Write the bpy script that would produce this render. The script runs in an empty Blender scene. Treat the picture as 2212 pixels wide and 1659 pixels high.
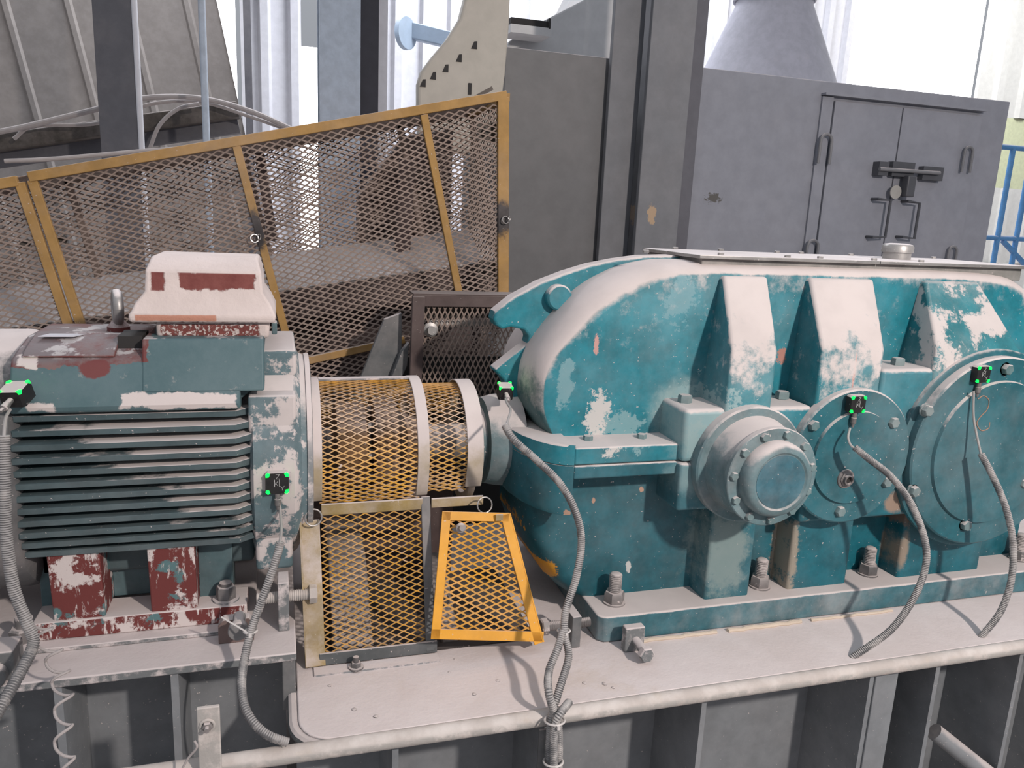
import bpy, bmesh, math, random
from math import sin, cos, pi, radians, sqrt, atan2
from mathutils import Vector, Matrix

random.seed(7)
S = bpy.context.scene
COL = S.collection

# ------------------------------------------------------------------ camera
FPX = 1680.0
YAW, PITCH, ROLL = radians(17), radians(12.3), radians(2.7)
CAM = Vector((0, 0, 0.965))
_f = Vector((sin(YAW) * cos(PITCH), cos(YAW) * cos(PITCH), -sin(PITCH)))
_r0 = Vector((cos(YAW), -sin(YAW), 0))
_u0 = _r0.cross(_f)
_r = _r0 * cos(ROLL) + _u0 * sin(ROLL)
_u = _u0 * cos(ROLL) - _r0 * sin(ROLL)
cd = bpy.data.cameras.new('camera')
cam = bpy.data.objects.new('camera', cd)
COL.objects.link(cam)
cd.sensor_width = 36.0
cd.lens = FPX / 2212 * 36.0
cd.clip_start = 0.02
M = Matrix((( _r.x, _u.x, -_f.x, CAM.x), (_r.y, _u.y, -_f.y, CAM.y), (_r.z, _u.z, -_f.z, CAM.z), (0, 0, 0, 1)))
cam.matrix_world = M
S.camera = cam
S.view_settings.view_transform = 'Standard'
S.view_settings.look = 'None'
S.view_settings.gamma = 1
S.view_settings.use_curve_mapping = False
S.view_settings.exposure = 0.0

# ------------------------------------------------------------------ world and lights
w = bpy.data.worlds.new('world'); S.world = w; w.use_nodes = True
bg = w.node_tree.nodes['Background']
bg.inputs[0].default_value = (0.80, 0.84, 0.92, 1)
wt = w.node_tree                                   # the hall's translucent roof is brighter than its sides
tc_ = wt.nodes.new('ShaderNodeTexCoord'); sx_ = wt.nodes.new('ShaderNodeSeparateXYZ'); mr_ = wt.nodes.new('ShaderNodeMapRange')
wt.links.new(tc_.outputs['Generated'], sx_.inputs[0]); wt.links.new(sx_.outputs[2], mr_.inputs['Value'])
mr_.inputs['From Min'].default_value = -0.1; mr_.inputs['From Max'].default_value = 0.9
mr_.inputs['To Min'].default_value = 0.26; mr_.inputs['To Max'].default_value = 0.82
wt.links.new(mr_.outputs[0], bg.inputs[1])

def area(name, loc, target, size, energy, color, spread=pi):
    l = bpy.data.lights.new(name, 'AREA'); l.shape = 'DISK'; l.size = size; l.energy = energy; l.color = color
    l.spread = spread
    o = bpy.data.objects.new(name, l); COL.objects.link(o); o.location = loc
    o.rotation_euler = (Vector(target) - Vector(loc)).to_track_quat('-Z', 'Y').to_euler()
    return o
area('work_lamp', (1.75, -1.5, 2.35), (0.9, 1.6, 0.3), 0.16, 122, (1.0, 0.90, 0.83))
area('back_wall_fill', (3.0, 6.9, 5.6), (2.2, 9.0, 1.8), 2.0, 360, (0.93, 0.95, 1.0))  # added lamp out of view that brightens the back walls
area('right_wall_fill', (8.6, 6.4, 4.6), (8.8, 9.0, 1.4), 1.6, 120, (1.0, 0.98, 0.95))  # extra unseen lamp, put in to lift the right wall
area('side_area_lamp', (-0.6, 6.6, 4.6), (-1.5, 4.0, 0.5), 1.6, 120, (0.93, 0.95, 1.0))  # area lamp out of view, aimed down at the hall's left

# ------------------------------------------------------------------ helpers: a pixel of the photo to a point of a real plane
def ray(x, y):
    return _f + _r * ((x - 1106) / FPX) - _u * ((y - 829.5) / FPX)
def PY(x, y, Y):
    d = ray(x, y); return CAM + d * ((Y - CAM.y) / d.y)
def PZ(x, y, Z):
    d = ray(x, y); return CAM + d * ((Z - CAM.z) / d.z)
def PX(x, y, X):
    d = ray(x, y); return CAM + d * ((X - CAM.x) / d.x)

def tag(o, label=None, cat=None, group=None, kind=None):
    if label: o['label'] = label
    if cat: o['category'] = cat
    if group: o['group'] = group
    if kind: o['kind'] = kind
    return o

def thing(name, loc, label, cat, group=None):
    o = bpy.data.objects.new(name, None); COL.objects.link(o)
    o.location = loc; o.empty_display_size = 0.05
    return tag(o, label, cat, group)

def worldloc(o):
    v = Vector((0, 0, 0))
    while o is not None:
        v += Vector(o.location); o = o.parent
    return v

class MB:
    """collects shapes given in world coordinates into one mesh"""
    def __init__(s): s.v = []; s.f = []
    def add(s, vs, fs):
        n = len(s.v); s.v += [Vector(v) for v in vs]; s.f += [[i + n for i in f] for f in fs]; return s
    def box(s, x0, x1, y0, y1, z0, z1):
        return s.add([(x0,y0,z0),(x1,y0,z0),(x1,y1,z0),(x0,y1,z0),(x0,y0,z1),(x1,y0,z1),(x1,y1,z1),(x0,y1,z1)],
                     [(0,3,2,1),(4,5,6,7),(0,1,5,4),(1,2,6,5),(2,3,7,6),(3,0,4,7)])
    def prism(s, poly, axis, a, b):
        """poly: 2D points; axis 'y': (x,z) extruded y a..b; 'x': (y,z); 'z': (x,y)"""
        def m(p, t):
            return {'y': (p[0], t, p[1]), 'x': (t, p[0], p[1]), 'z': (p[0], p[1], t)}[axis]
        n = len(poly)
        vs = [m(p, a) for p in poly] + [m(p, b) for p in poly]
        fs = [list(range(n)), list(range(2 * n - 1, n - 1, -1))]
        for i in range(n):
            j = (i + 1) % n; fs.append([i, i + n, j + n, j])
        return s.add(vs, fs)
    def loft(s, rings, caps=True, closed=True):
        n = len(rings[0]); vs = [p for r in rings for p in r]; fs = []
        for k in range(len(rings) - 1):
            for i in range(n if closed else n - 1):
                j = (i + 1) % n
                fs.append([k*n+i, k*n+j, (k+1)*n+j, (k+1)*n+i])
        if caps:
            fs.append(list(range(n - 1, -1, -1))); fs.append([(len(rings)-1)*n + i for i in range(n)])
        return s.add(vs, fs)
    def frame(s, d):
        d = Vector(d).normalized()
        a = Vector((0, 0, 1)) if abs(d.z) < 0.9 else Vector((1, 0, 0))
        u = d.cross(a).normalized(); return d, u, d.cross(u).normalized()
    def lathe(s, o, d, prof, n=32, caps=True, ph=0.0):
        """prof: (distance along d, radius)"""
        o = Vector(o); d, u, v = s.frame(d)
        return s.loft([[o + d*t + (u*cos(2*pi*i/n+ph) + v*sin(2*pi*i/n+ph))*r for i in range(n)] for t, r in prof], caps)
    def cyl(s, a, b, r, n=20, r2=None):
        a = Vector(a); b = Vector(b)
        return s.lathe(a, b - a, [(0, r), ((b-a).length, r if r2 is None else r2)], n)
    def hexa(s, o, d, r, h, ph=0.0):
        return s.lathe(o, d, [(0, r), (h*0.8, r), (h, r*0.86)], 6, ph=ph)
    def bar(s, a, b, wu, wv, up=(0, 0, 1)):
        a = Vector(a); b = Vector(b); d = (b-a).normalized(); u = d.cross(Vector(up)).normalized(); v = u.cross(d).normalized()
        r = lambda o: [o - u*wu/2 - v*wv/2, o + u*wu/2 - v*wv/2, o + u*wu/2 + v*wv/2, o - u*wu/2 + v*wv/2]
        return s.loft([r(a), r(b)])
    def tube(s, pts, r, n=10, caps=True, rf=None):
        pts = [Vector(p) for p in pts]; rings = []
        t = (pts[1]-pts[0]).normalized(); _, u, v = s.frame(t)
        for i, p in enumerate(pts):
            t2 = (pts[min(i+1, len(pts)-1)] - pts[max(i-1, 0)]).normalized()
            u = (u - t2*u.dot(t2)).normalized(); v = t2.cross(u)
            rr = r if rf is None else rf(i)
            rings.append([p + (u*cos(2*pi*k/n) + v*sin(2*pi*k/n))*rr for k in range(n)])
        return s.loft(rings, caps)
    def torus(s, c, d, R, r, n=28, m=8):
        c = Vector(c); d, u, v = s.frame(d); rings = []
        for i in range(n + 1):
            a = 2*pi*i/n; e = u*cos(a) + v*sin(a)
            rings.append([c + e*(R + r*cos(2*pi*k/m)) + d*r*sin(2*pi*k/m) for k in range(m)])
        return s.loft(rings, caps=False)
    def build(s, name, mat, parent=None, bevel=0, angle=35, jitter=0, solid=False):
        org = worldloc(parent) if parent else None
        if org is None:
            xs = [v.x for v in s.v]; ys = [v.y for v in s.v]; zs = [v.z for v in s.v]
            org = Vector(((min(xs)+max(xs))/2, (min(ys)+max(ys))/2, min(zs)))
        me = bpy.data.meshes.new(name)
        bm = bmesh.new()
        vs = [bm.verts.new(v - org) for v in s.v]
        for f in s.f:
            try: bm.faces.new([vs[i] for i in f])
            except ValueError: pass
        bmesh.ops.recalc_face_normals(bm, faces=bm.faces)
        if jitter:
            for v in bm.verts: v.co += Vector((random.uniform(-1,1), random.uniform(-1,1), random.uniform(-1,1)))*jitter
        for f in bm.faces: f.smooth = True
        for e in bm.edges:
            if len(e.link_faces) == 2 and e.calc_face_angle(0) > radians(angle): e.smooth = False
        bm.to_mesh(me); bm.free()
        o = bpy.data.objects.new(name, me); COL.objects.link(o)
        if parent: o.parent = parent
        else: o.location = org
        me.materials.append(mat)
        if bevel:
            b = o.modifiers.new('bevel', 'BEVEL'); b.width = bevel; b.segments = 3; b.limit_method = 'ANGLE'; b.angle_limit = radians(40)
            b.use_clamp_overlap = True; b.harden_normals = False
        return o

def spline(pts, n=10):
    pts = [Vector(p) for p in pts]; out = []
    P = [pts[0]*2 - pts[1]] + pts + [pts[-1]*2 - pts[-2]]
    for i in range(1, len(P) - 2):
        for k in range(n):
            t = k / n; a, b, c, d = P[i-1], P[i], P[i+1], P[i+2]
            out.append(0.5*((2*b) + (c-a)*t + (2*a-5*b+4*c-d)*t*t + (-a+3*b-3*c+d)*t**3))
    out.append(pts[-1]); return out
def resample(pts, step):
    out = [pts[0]]; acc = 0
    for a, b in zip(pts, pts[1:]):
        L = (b-a).length
        while acc + L >= step:
            t = (step - acc)/L; a = a.lerp(b, t); out.append(a); L = (b-a).length; acc = 0
        acc += L
    return out

# ------------------------------------------------------------------ materials
DUST = (0.66, 0.585, 0.565)
def srgb(r, g, b):
    f = lambda c: (c/255/12.92) if c/255 <= 0.04045 else ((c/255+0.055)/1.055)**2.4
    return (f(r), f(g), f(b))
class NT:
    def __init__(s, name):
        s.m = bpy.data.materials.new(name); s.m.use_nodes = True; s.t = s.m.node_tree; s.n = s.t.nodes; s.l = s.t.links
        s.b = s.n['Principled BSDF']; s.g = s.n.new('ShaderNodeNewGeometry')
        sp = s.n.new('ShaderNodeSeparateXYZ'); s.l.new(s.g.outputs['Normal'], sp.inputs[0]); s.nz = sp.outputs[2]; s.ny = sp.outputs[1]
        ps = s.n.new('ShaderNodeSeparateXYZ'); s.l.new(s.g.outputs['Position'], ps.inputs[0]); s.px, s.py, s.pz = ps.outputs
    def put(s, sock, v):
        if hasattr(v, 'is_linked') or isinstance(v, bpy.types.NodeSocket): s.l.new(v, sock)
        elif isinstance(v, tuple) and len(v) == 3 and sock.type == 'RGBA': sock.default_value = (*v, 1)
        else: sock.default_value = v
    def math(s, op, a, b=0.0, clamp=False):
        n = s.n.new('ShaderNodeMath'); n.operation = op; n.use_clamp = clamp; s.put(n.inputs[0], a); s.put(n.inputs[1], b); return n.outputs[0]
    def noise(s, scale, detail=6, rough=0.6, stretch=None, off=0.0):
        n = s.n.new('ShaderNodeTexNoise'); n.inputs['Scale'].default_value = scale; n.inputs['Detail'].default_value = detail; n.inputs['Roughness'].default_value = rough
        mp = s.n.new('ShaderNodeMapping'); mp.inputs['Scale'].default_value = stretch or (1, 1, 1); mp.inputs['Location'].default_value = (off, off*1.7, off*0.6)
        s.l.new(s.g.outputs['Position'], mp.inputs[0]); s.l.new(mp.outputs[0], n.inputs['Vector']); return n.outputs[0]
    def ramp(s, x, a, b):
        n = s.n.new('ShaderNodeMapRange'); n.interpolation_type = 'SMOOTHSTEP'; n.clamp = True
        s.put(n.inputs['Value'], x); n.inputs['From Min'].default_value = a; n.inputs['From Max'].default_value = b; return n.outputs[0]
    def mix(s, f, a, b):
        n = s.n.new('ShaderNodeMix'); n.data_type = 'RGBA'; s.put(n.inputs[0], f); s.put(n.inputs[6], a); s.put(n.inputs[7], b); return n.outputs[2]
    def blob(s, cx, cz, rx, rz, dist=0.35, scale=25, axis='x', soft=0.12, off=0.0):
        """mask of a paint chip or stain with ragged edges at (cx, cz) on a front face"""
        p = s.px if axis == 'x' else s.py
        a = s.math('DIVIDE', s.math('SUBTRACT', p, cx), rx); b = s.math('DIVIDE', s.math('SUBTRACT', s.pz, cz), rz)
        d = s.math('SQRT', s.math('ADD', s.math('MULTIPLY', a, a), s.math('MULTIPLY', b, b)))
        n = s.math('MULTIPLY', s.math('SUBTRACT', s.noise(scale*1.3, 7, 0.72, off=off), 0.5), dist*8)
        return s.math('SUBTRACT', 1.0, s.ramp(s.math('ADD', d, n), 1 - soft, 1 + soft))
    def rect(s, x0, x1, z0, z1, dist=0.008, scale=30, soft=0.002, off=0.0):
        n = s.math('MULTIPLY', s.math('SUBTRACT', s.noise(scale, 6, 0.65, off=off), 0.5), dist*3)
        n2 = s.math('MULTIPLY', s.math('SUBTRACT', s.noise(scale, 6, 0.65, off=off+3), 0.5), dist*3)
        px = s.math('ADD', s.px, n); pz = s.math('ADD', s.pz, n2)
        r = s.math('MULTIPLY', s.ramp(px, x0-soft, x0+soft), s.math('SUBTRACT', 1.0, s.ramp(px, x1-soft, x1+soft)))
        r2 = s.math('MULTIPLY', s.ramp(pz, z0-soft, z0+soft), s.math('SUBTRACT', 1.0, s.ramp(pz, z1-soft, z1+soft)))
        return s.math('MULTIPLY', r, r2)
    def bump(s, h, strength=0.3, dist=0.002):
        n = s.n.new('ShaderNodeBump'); n.inputs['Strength'].default_value = strength; n.inputs['Distance'].default_value = dist
        s.l.new(h, n.inputs['Height']); s.l.new(n.outputs[0], s.b.inputs['Normal'])

def paint(name, base, var=0.25, up=0.9, patch=0.0, pscale=9, film=0.0, rough=0.5, metal=0.0, chips=(), second=None, dust=DUST, bumps=0.25, streak=False, upr=(0.35, 0.85), filmscale=3, wrap=None):
    """painted metal with settled rock dust on what faces up, patches and a thin film of it elsewhere"""
    t = NT(name)
    n1 = t.noise(14, 8, 0.65); n2 = t.noise(pscale, 8, 0.7, off=5, stretch=(1, 1, 0.45) if streak else None); n3 = t.noise(90, 4, 0.6, off=2)
    dark = tuple(c*(1-var) for c in base); lite = tuple(min(1, c*(1+var)) for c in base)
    c = t.mix(t.ramp(n1, 0.3, 0.7), dark, lite)
    if second: c = t.mix(t.ramp(t.noise(6, 8, 0.7, off=11), 0.5, 0.56), c, second)
    for m, col in [(fn(t), col) for fn, col in chips]:
        c = t.mix(m, c, col)
    upm = t.math('MULTIPLY', t.ramp(t.math('ADD', t.nz, t.math('MULTIPLY', t.math('SUBTRACT', n2, 0.5), 1.0)), upr[0], upr[1]), up)
    mask = upm
    if patch > 0:
        th = 0.75 - patch*0.42
        mask = t.math('MAXIMUM', mask, t.math('MULTIPLY', t.ramp(n2, th - 0.015, th + 0.05), 0.9))
        mask = t.math('MAXIMUM', mask, t.math('MULTIPLY', t.ramp(t.noise(150, 2, .5, off=41), .70, .75), .75))
    if film > 0:
        mask = t.math('MAXIMUM', mask, t.math('MULTIPLY', t.ramp(t.noise(filmscale, 6, 0.7, off=8), 0.35, 0.75), film))
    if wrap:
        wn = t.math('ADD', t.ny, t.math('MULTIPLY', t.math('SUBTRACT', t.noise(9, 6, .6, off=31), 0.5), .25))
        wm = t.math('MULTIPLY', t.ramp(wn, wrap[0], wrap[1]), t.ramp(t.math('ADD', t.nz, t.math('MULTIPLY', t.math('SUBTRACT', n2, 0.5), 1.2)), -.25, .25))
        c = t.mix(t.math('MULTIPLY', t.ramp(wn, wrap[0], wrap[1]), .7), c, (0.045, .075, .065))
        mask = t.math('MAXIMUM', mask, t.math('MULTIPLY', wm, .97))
    dcol = t.mix(t.ramp(t.noise(7, 5, 0.6, off=20), 0.35, 0.7), dust, tuple(x*0.90 for x in dust))
    c = t.mix(mask, c, dcol)
    t.l.new(c, t.b.inputs['Base Color'])
    r = t.math('ADD', rough, t.math('MULTIPLY', mask, 0.95 - rough)); t.l.new(r, t.b.inputs['Roughness'])
    if metal: t.l.new(t.math('MULTIPLY', t.math('SUBTRACT', 1.0, mask), metal), t.b.inputs['Metallic'])
    t.b.inputs['Specular IOR Level'].default_value = 0.35
    h = t.math('ADD', t.math('MULTIPLY', mask, 1.0), t.math('MULTIPLY', n3, 0.35)); t.bump(h, bumps, 0.002)
    return t.m

def flat(name, base, rough=0.6, metal=0, emit=None, es=1.0):
    t = NT(name); t.put(t.b.inputs['Base Color'], t.mix(t.ramp(t.noise(20), 0.3, 0.7), tuple(c*0.88 for c in base), base))
    t.b.inputs['Roughness'].default_value = rough; t.b.inputs['Metallic'].default_value = metal
    if emit:
        t.put(t.b.inputs['Emission Color'], emit); t.b.inputs['Emission Strength'].default_value = es
    return t.m

TEAL = (0.012, 0.185, 0.235)
RED = (0.16, 0.035, 0.032)
def P2(x, y, Y): p = PY(x, y, Y); return p.x, p.z
def chipblob(px, py, Y, rx, rz, **k):
    x, z = P2(px, py, Y)
    return lambda t: t.blob(x, z, rx, rz, **k)
GREYDUST = (0.50, 0.50, 0.49)
teal_chips = [
    (chipblob(1510, 930, 1.5, .055, .085, dist=.22, scale=12, soft=.5), (.25, .37, .38)),
    (chipblob(1295, 905, 1.61, .030, .055, dist=.5, scale=30), (0.55, 0.54, 0.52)),
    (chipblob(1225, 830, 1.61, .020, .05, dist=.5, scale=22), (0.16, 0.33, 0.37)),
    (chipblob(1480, 640, 1.61, .035, .06, dist=.6, scale=18), (0.10, 0.28, 0.33)),
    (chipblob(1290, 745, 1.61, .007, .022, dist=.4, scale=40), (0.55, 0.30, 0.27)),
    (chipblob(1500, 880, 1.61, .06, .05, dist=.7, scale=26), (0.22, 0.36, 0.38)),
    (chipblob(1690, 770, 1.61, .012, .02, dist=.4, scale=50), (0.42, 0.20, 0.16)),
    (chipblob(1345, 920, 1.61, .045, .03, dist=.7, scale=30), (0.17, 0.33, 0.36)),
    (chipblob(1844, 800, 1.5, .003, .05, dist=.2, scale=40), (0.40, 0.13, 0.10)),
]
low_chips = [
    (chipblob(1500, 1030, 1.5, .05, .045, dist=.22, scale=12, soft=.5), (.17, .28, .30)),
    (chipblob(1975, 1125, 1.5, .05, .03, dist=.25, scale=25, soft=.3), (.20, .15, .12)),
    (chipblob(1930, 1085, 1.5, .03, .025, dist=.2, scale=25, soft=.3), (.30, .22, .17)),
    (chipblob(1948, 1190, 1.545, .014, .05, dist=.2, scale=25, soft=.4), (.28, .23, .18)),
    (chipblob(1193, 1258, 1.57, .028, .030, dist=.25, scale=30), (0.80, 0.36, 0.02)),
    (chipblob(1145, 1180, 1.6, .008, .03, dist=.5, scale=40), (0.62, 0.30, 0.03)),
    (chipblob(1200, 1083, 1.6, .008, .008, dist=.4, scale=50), (0.45, 0.28, 0.2)),
    (chipblob(1283, 1083, 1.6, .005, .008, dist=.4, scale=50), (0.45, 0.28, 0.2)),
    (chipblob(1388, 1058, 1.6, .005, .007, dist=.4, scale=50), (0.45, 0.28, 0.2)),
    (chipblob(1355, 1222, 1.61, .006, .016, dist=.4, scale=50), (0.6, 0.6, 0.58)),
    (chipblob(1570, 1190, 1.53, .06, .12, dist=.4, scale=12, soft=.4), (0.17, 0.25, 0.25)),
    (chipblob(1690, 1190, 1.58, .016, .10, dist=.5, scale=20, soft=.3), (0.30, 0.27, 0.22)),
]
M_teal = paint('teal_enamel_dusty', TEAL, var=.22, up=.96, patch=.16, pscale=22, film=.16, rough=.42, chips=teal_chips, upr=(0.2, 0.62))
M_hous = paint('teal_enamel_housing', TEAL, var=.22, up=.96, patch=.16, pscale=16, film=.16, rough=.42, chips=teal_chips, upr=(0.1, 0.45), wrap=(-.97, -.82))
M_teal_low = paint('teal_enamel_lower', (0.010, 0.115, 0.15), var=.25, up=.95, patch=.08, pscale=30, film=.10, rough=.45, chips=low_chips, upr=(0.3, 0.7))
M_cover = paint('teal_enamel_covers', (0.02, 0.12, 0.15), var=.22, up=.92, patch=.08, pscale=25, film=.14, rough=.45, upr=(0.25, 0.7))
M_cap = paint('grey_blue_cap', (0.09, 0.17, 0.19), var=.25, up=.95, patch=.12, pscale=16, film=.42, rough=.5, upr=(0.2, 0.8))
M_capplate = paint('teal_cap_plate', (0.04, 0.13, 0.17), var=.3, up=.6, patch=.12, pscale=40, film=.25, rough=.45)
M_motor = paint('motor_blue_grey', (0.075, 0.135, 0.15), var=.2, up=.92, patch=.12, pscale=18, film=.12, rough=.5, upr=(0.45, 0.8),
    chips=[
      (lambda t: t.rect(-.48, -.20, P2(150, 792, 1.58)[1], .72, dist=.012, scale=18), RED),
      (lambda t: t.blob(P2(200, 802, 1.57)[0], P2(200, 802, 1.57)[1], .030, .017, dist=.2, scale=30), RED),
      (lambda t: t.blob(P2(370, 1180, 1.56)[0]+.13, P2(500, 1185, 1.56)[1], .12, .014, dist=.7, scale=30), RED)])
M_fin = paint('motor_fins', (0.060, 0.095, 0.105), var=.2, up=0.0, patch=.05, pscale=30, film=.10, rough=.55,
    chips=[(lambda t: t.math('MULTIPLY', t.ramp(t.nz, .3, .6), t.ramp(t.math('ADD', t.math('ADD', t.math('MULTIPLY', t.pz, 2.6), t.math('MULTIPLY', t.px, 1.9)), t.math('MULTIPLY', t.noise(9, 5, .6, stretch=(1, 1, 6)), 1.0)), 1.10, 1.22)), DUST)])
M_endbell = paint('motor_endbell_peeling', (0.105, 0.165, 0.185), var=.2, up=.95, patch=.62, pscale=16, film=.15, rough=.55, upr=(0.3, 0.7))
M_box = paint('terminal_box_paint', (0.20, 0.075, 0.066), var=.15, up=1, patch=.75, pscale=20, film=.2, rough=.55, upr=(0.05, 0.3),
    chips=[])
def box_mat():
    t = NT('terminal_box_dust_over_primer')
    red = t.mix(t.ramp(t.noise(40), .3, .7), (0.17, 0.045, 0.04), (0.22, 0.07, 0.06))
    x0, z1 = P2(326, 584, 1.66); x1, z0 = P2(551, 626, 1.66)
    m1 = t.rect(x0, x0+.024, z0-.004, z1, dist=.004, scale=60)
    m2 = t.rect(x0+.05, x1, z0, z1, dist=.009, scale=40, off=4)
    a0, b1 = P2(350, 697, 1.66); a1, b0 = P2(560, 722, 1.66)
    m3 = t.rect(a0, a1, b0-.01, b1+.004, dist=.008, scale=45, off=9)
    c0, d1 = P2(296, 674, 1.66); c1, d0 = P2(470, 690, 1.66)
    m4 = t.rect(c0, c1, d0, d1, dist=.004, scale=30, off=2)
    sp = t.math('MULTIPLY', m3, t.ramp(t.noise(160, 3, .6), .40, .5))
    m = t.math('MAXIMUM', t.math('MAXIMUM', m1, m2), sp)
    m = t.math('MULTIPLY', m, t.math('SUBTRACT', 1.0, t.ramp(t.nz, .3, .5)))
    c = t.mix(m, t.mix(t.ramp(t.noise(9), .3, .7), (0.70, .60, .57), (0.62, .53, .50)), red)
    c = t.mix(t.math('MULTIPLY', m4, t.math('SUBTRACT', 1.0, t.ramp(t.nz, .3, .5))), c, (0.50, 0.24, 0.17))
    t.l.new(c, t.b.inputs['Base Color']); t.b.inputs['Roughness'].default_value = .9
    t.bump(t.math('ADD', t.math('ADD', t.math('MULTIPLY', m, -1.0), t.math('MULTIPLY', t.noise(14, 6, .6), 3.0)), t.noise(60)), .5, .003)
    return t.m
M_tbox = box_mat()
def foot_mat():
    t = NT('motor_foot_primer_and_dust')
    n = t.noise(12, 7, .65, off=3); st = t.noise(60, 6, .65, stretch=(1, 1, .25))
    c = t.mix(t.ramp(n, .41, .45), (0.10, 0.19, 0.20), RED)
    c = t.mix(t.ramp(st, .55, .62), c, DUST)
    c = t.mix(t.ramp(t.noise(9, 7, .7, off=9), .51, .55), c, DUST)
    c = t.mix(t.ramp(t.nz, .45, .7), c, DUST)
    t.l.new(c, t.b.inputs['Base Color']); t.b.inputs['Roughness'].default_value = .75
    t.bump(t.noise(80), .3, .002); return t.m
M_foot = foot_mat()
def shell_mat():
    t = NT('motor_shell_blue_grey_over_primer')
    c = t.mix(t.ramp(t.noise(12, 8, .65), .3, .7), (0.065, 0.125, 0.14), (0.10, 0.16, 0.175))
    c = t.mix(t.ramp(t.noise(26, 7, .7, off=6), .60, .66), c, (.20, .23, .23))
    za = PY(150, 792, 1.58).z; zd0, zd1 = PY(400, 888, 1.565).z, PY(400, 848, 1.565).z
    xr = PY(318, 780, 1.59).x
    red = t.rect(-.60, xr, za, .80, dist=.014, scale=14, soft=.001)
    rc = t.mix(t.ramp(t.noise(18, 6, .7, off=14), .42, .6), (0.15, 0.038, 0.035), (0.19, 0.115, 0.11))
    rc = t.mix(t.math('MULTIPLY', t.ramp(t.nz, .5, .8), t.ramp(t.noise(10, 6, .7, off=24), .35, .6)), rc, (.17, .14, .145))
    c = t.mix(red, c, rc)
    bx, bz = P2(200, 802, 1.57)
    c = t.mix(t.blob(bx, bz, .026, .017, dist=.12, scale=30), c, (0.16, 0.04, 0.038))
    for x0, y0, x1, y1, ds in ((262, 846, 512, 884, .014), (25, 776, 70, 800, .010), (60, 872, 120, 890, .010)):
        a = PY(x0, y1, 1.57); b = PY(x1, y0, 1.57)
        c = t.mix(t.rect(a.x, b.x, a.z, b.z, dist=ds, scale=24, off=x0*.01), c, (.62, .55, .53))
    c = t.mix(t.math('MULTIPLY', t.ramp(t.nz, .75, .95), t.ramp(t.noise(12, 6, .7, off=3), .52, .58)), c, (.45, .42, .42))
    t.l.new(c, t.b.inputs['Base Color']); t.b.inputs['Roughness'].default_value = .55
    t.bump(t.noise(70), .25, .0015); return t.m
M_shell = shell_mat()
def dustplate(name, cols, sc=5, rough=.95):
    t = NT(name)
    c = t.mix(t.ramp(t.noise(sc, 8, .6), .35, .65), cols[0], cols[1])
    c = t.mix(t.math('MULTIPLY', t.ramp(t.noise(sc*.6, 8, .7, off=4), .56, .72), .6), c, cols[2])
    side = t.math('MULTIPLY', t.math('SUBTRACT', 1.0, t.ramp(t.nz, .1, .55)), t.ramp(t.noise(25, 6, .7, off=7), .35, .55))
    c = t.mix(side, c, cols[3])
    t.l.new(c, t.b.inputs['Base Color']); t.b.inputs['Roughness'].default_value = rough
    t.bump(t.math('ADD', t.noise(18, 8, .6), t.math('MULTIPLY', t.noise(120), .3)), .5, .004); return t.m
M_bed = dustplate('rock_dust_on_bed_plate', [(0.69, .62, .61), (0.64, .565, .55), (.58, .49, .43), (.24, .25, .26)])
M_mplate = dustplate('rock_dust_on_motor_plate', [(0.63, .565, .555), (0.59, .525, .515), (.56, .49, .47), (.17, .18, .185)])
M_pipe = dustplate('dusty_edge_pipe', [(0.62, .57, .54), (0.48, .43, .40), (.52, .45, .38), (.40, .38, .36)], sc=12)
M_web = paint('grey_frame_paint', (0.20, 0.215, 0.23), var=.12, up=.8, patch=.04, pscale=7, film=.08, rough=.6)
M_frame_dark = paint('grey_frame_dusty', (0.10, 0.11, 0.115), var=.15, up=.9, patch=.10, pscale=12, film=.3, rough=.7)
M_steel = paint('dusty_bolt_steel', (0.15, 0.145, 0.145), var=.25, up=.85, patch=.35, pscale=30, film=.5, rough=.5, metal=.3)
M_boltteal = paint('painted_bolt', (0.12, 0.20, 0.21), var=.2, up=.85, patch=.2, pscale=40, film=.3, rough=.5)
M_stainless = paint('steel_plate', (0.34, 0.33, 0.32), var=.2, up=.98, patch=.05, film=.15, rough=.4, metal=.6, upr=(.5, .8), dust=(.78, .72, .71))
M_ring = flat('bright_steel_wire', (0.55, 0.52, 0.50), .35, .8)
M_yold = paint('aged_yellow_dusty', (0.30, 0.215, 0.075), var=.2, up=.95, patch=.30, pscale=10, film=.55, rough=.7, upr=(0.0, 0.5), filmscale=6)
M_ymesh = paint('aged_yellow_mesh', (0.60, 0.31, 0.04), var=.25, up=.6, patch=.28, pscale=11, film=.32, rough=.7, upr=(0.3, 0.9), filmscale=9)
M_ynew = paint('bright_yellow_paint', (0.74, 0.345, 0.03), var=.1, up=.5, patch=.14, pscale=34, film=.10, rough=.5, dust=(.62, .53, .45))
M_ynewmesh = paint('bright_yellow_mesh', (0.68, 0.33, 0.035), var=.15, up=.5, patch=.2, pscale=20, film=.25, rough=.6, filmscale=8)
M_ycage = paint('ochre_cage_frame', (0.37, 0.215, 0.07), var=.15, up=.6, patch=.03, film=.18, rough=.7,
    chips=[(chipblob(551, 500, 2.35, .035, .055, dist=.25, scale=20, soft=.3), (.02, .018, .02)), (chipblob(1083, 470, 2.35, .04, .05, dist=.2, scale=20, soft=.3), (.02, .018, .02))])
M_cmesh = paint('brown_dusty_mesh', (0.25, 0.19, 0.16), var=.2, up=.5, patch=.05, film=.3, rough=.85, dust=(.42, .35, .31))
M_brown = paint('dark_brown_steel_and_rear_shade', (0.075, 0.052, 0.05), var=.2, up=.6, patch=.05, film=.2, rough=.7, dust=(.35, .30, .28))
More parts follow.
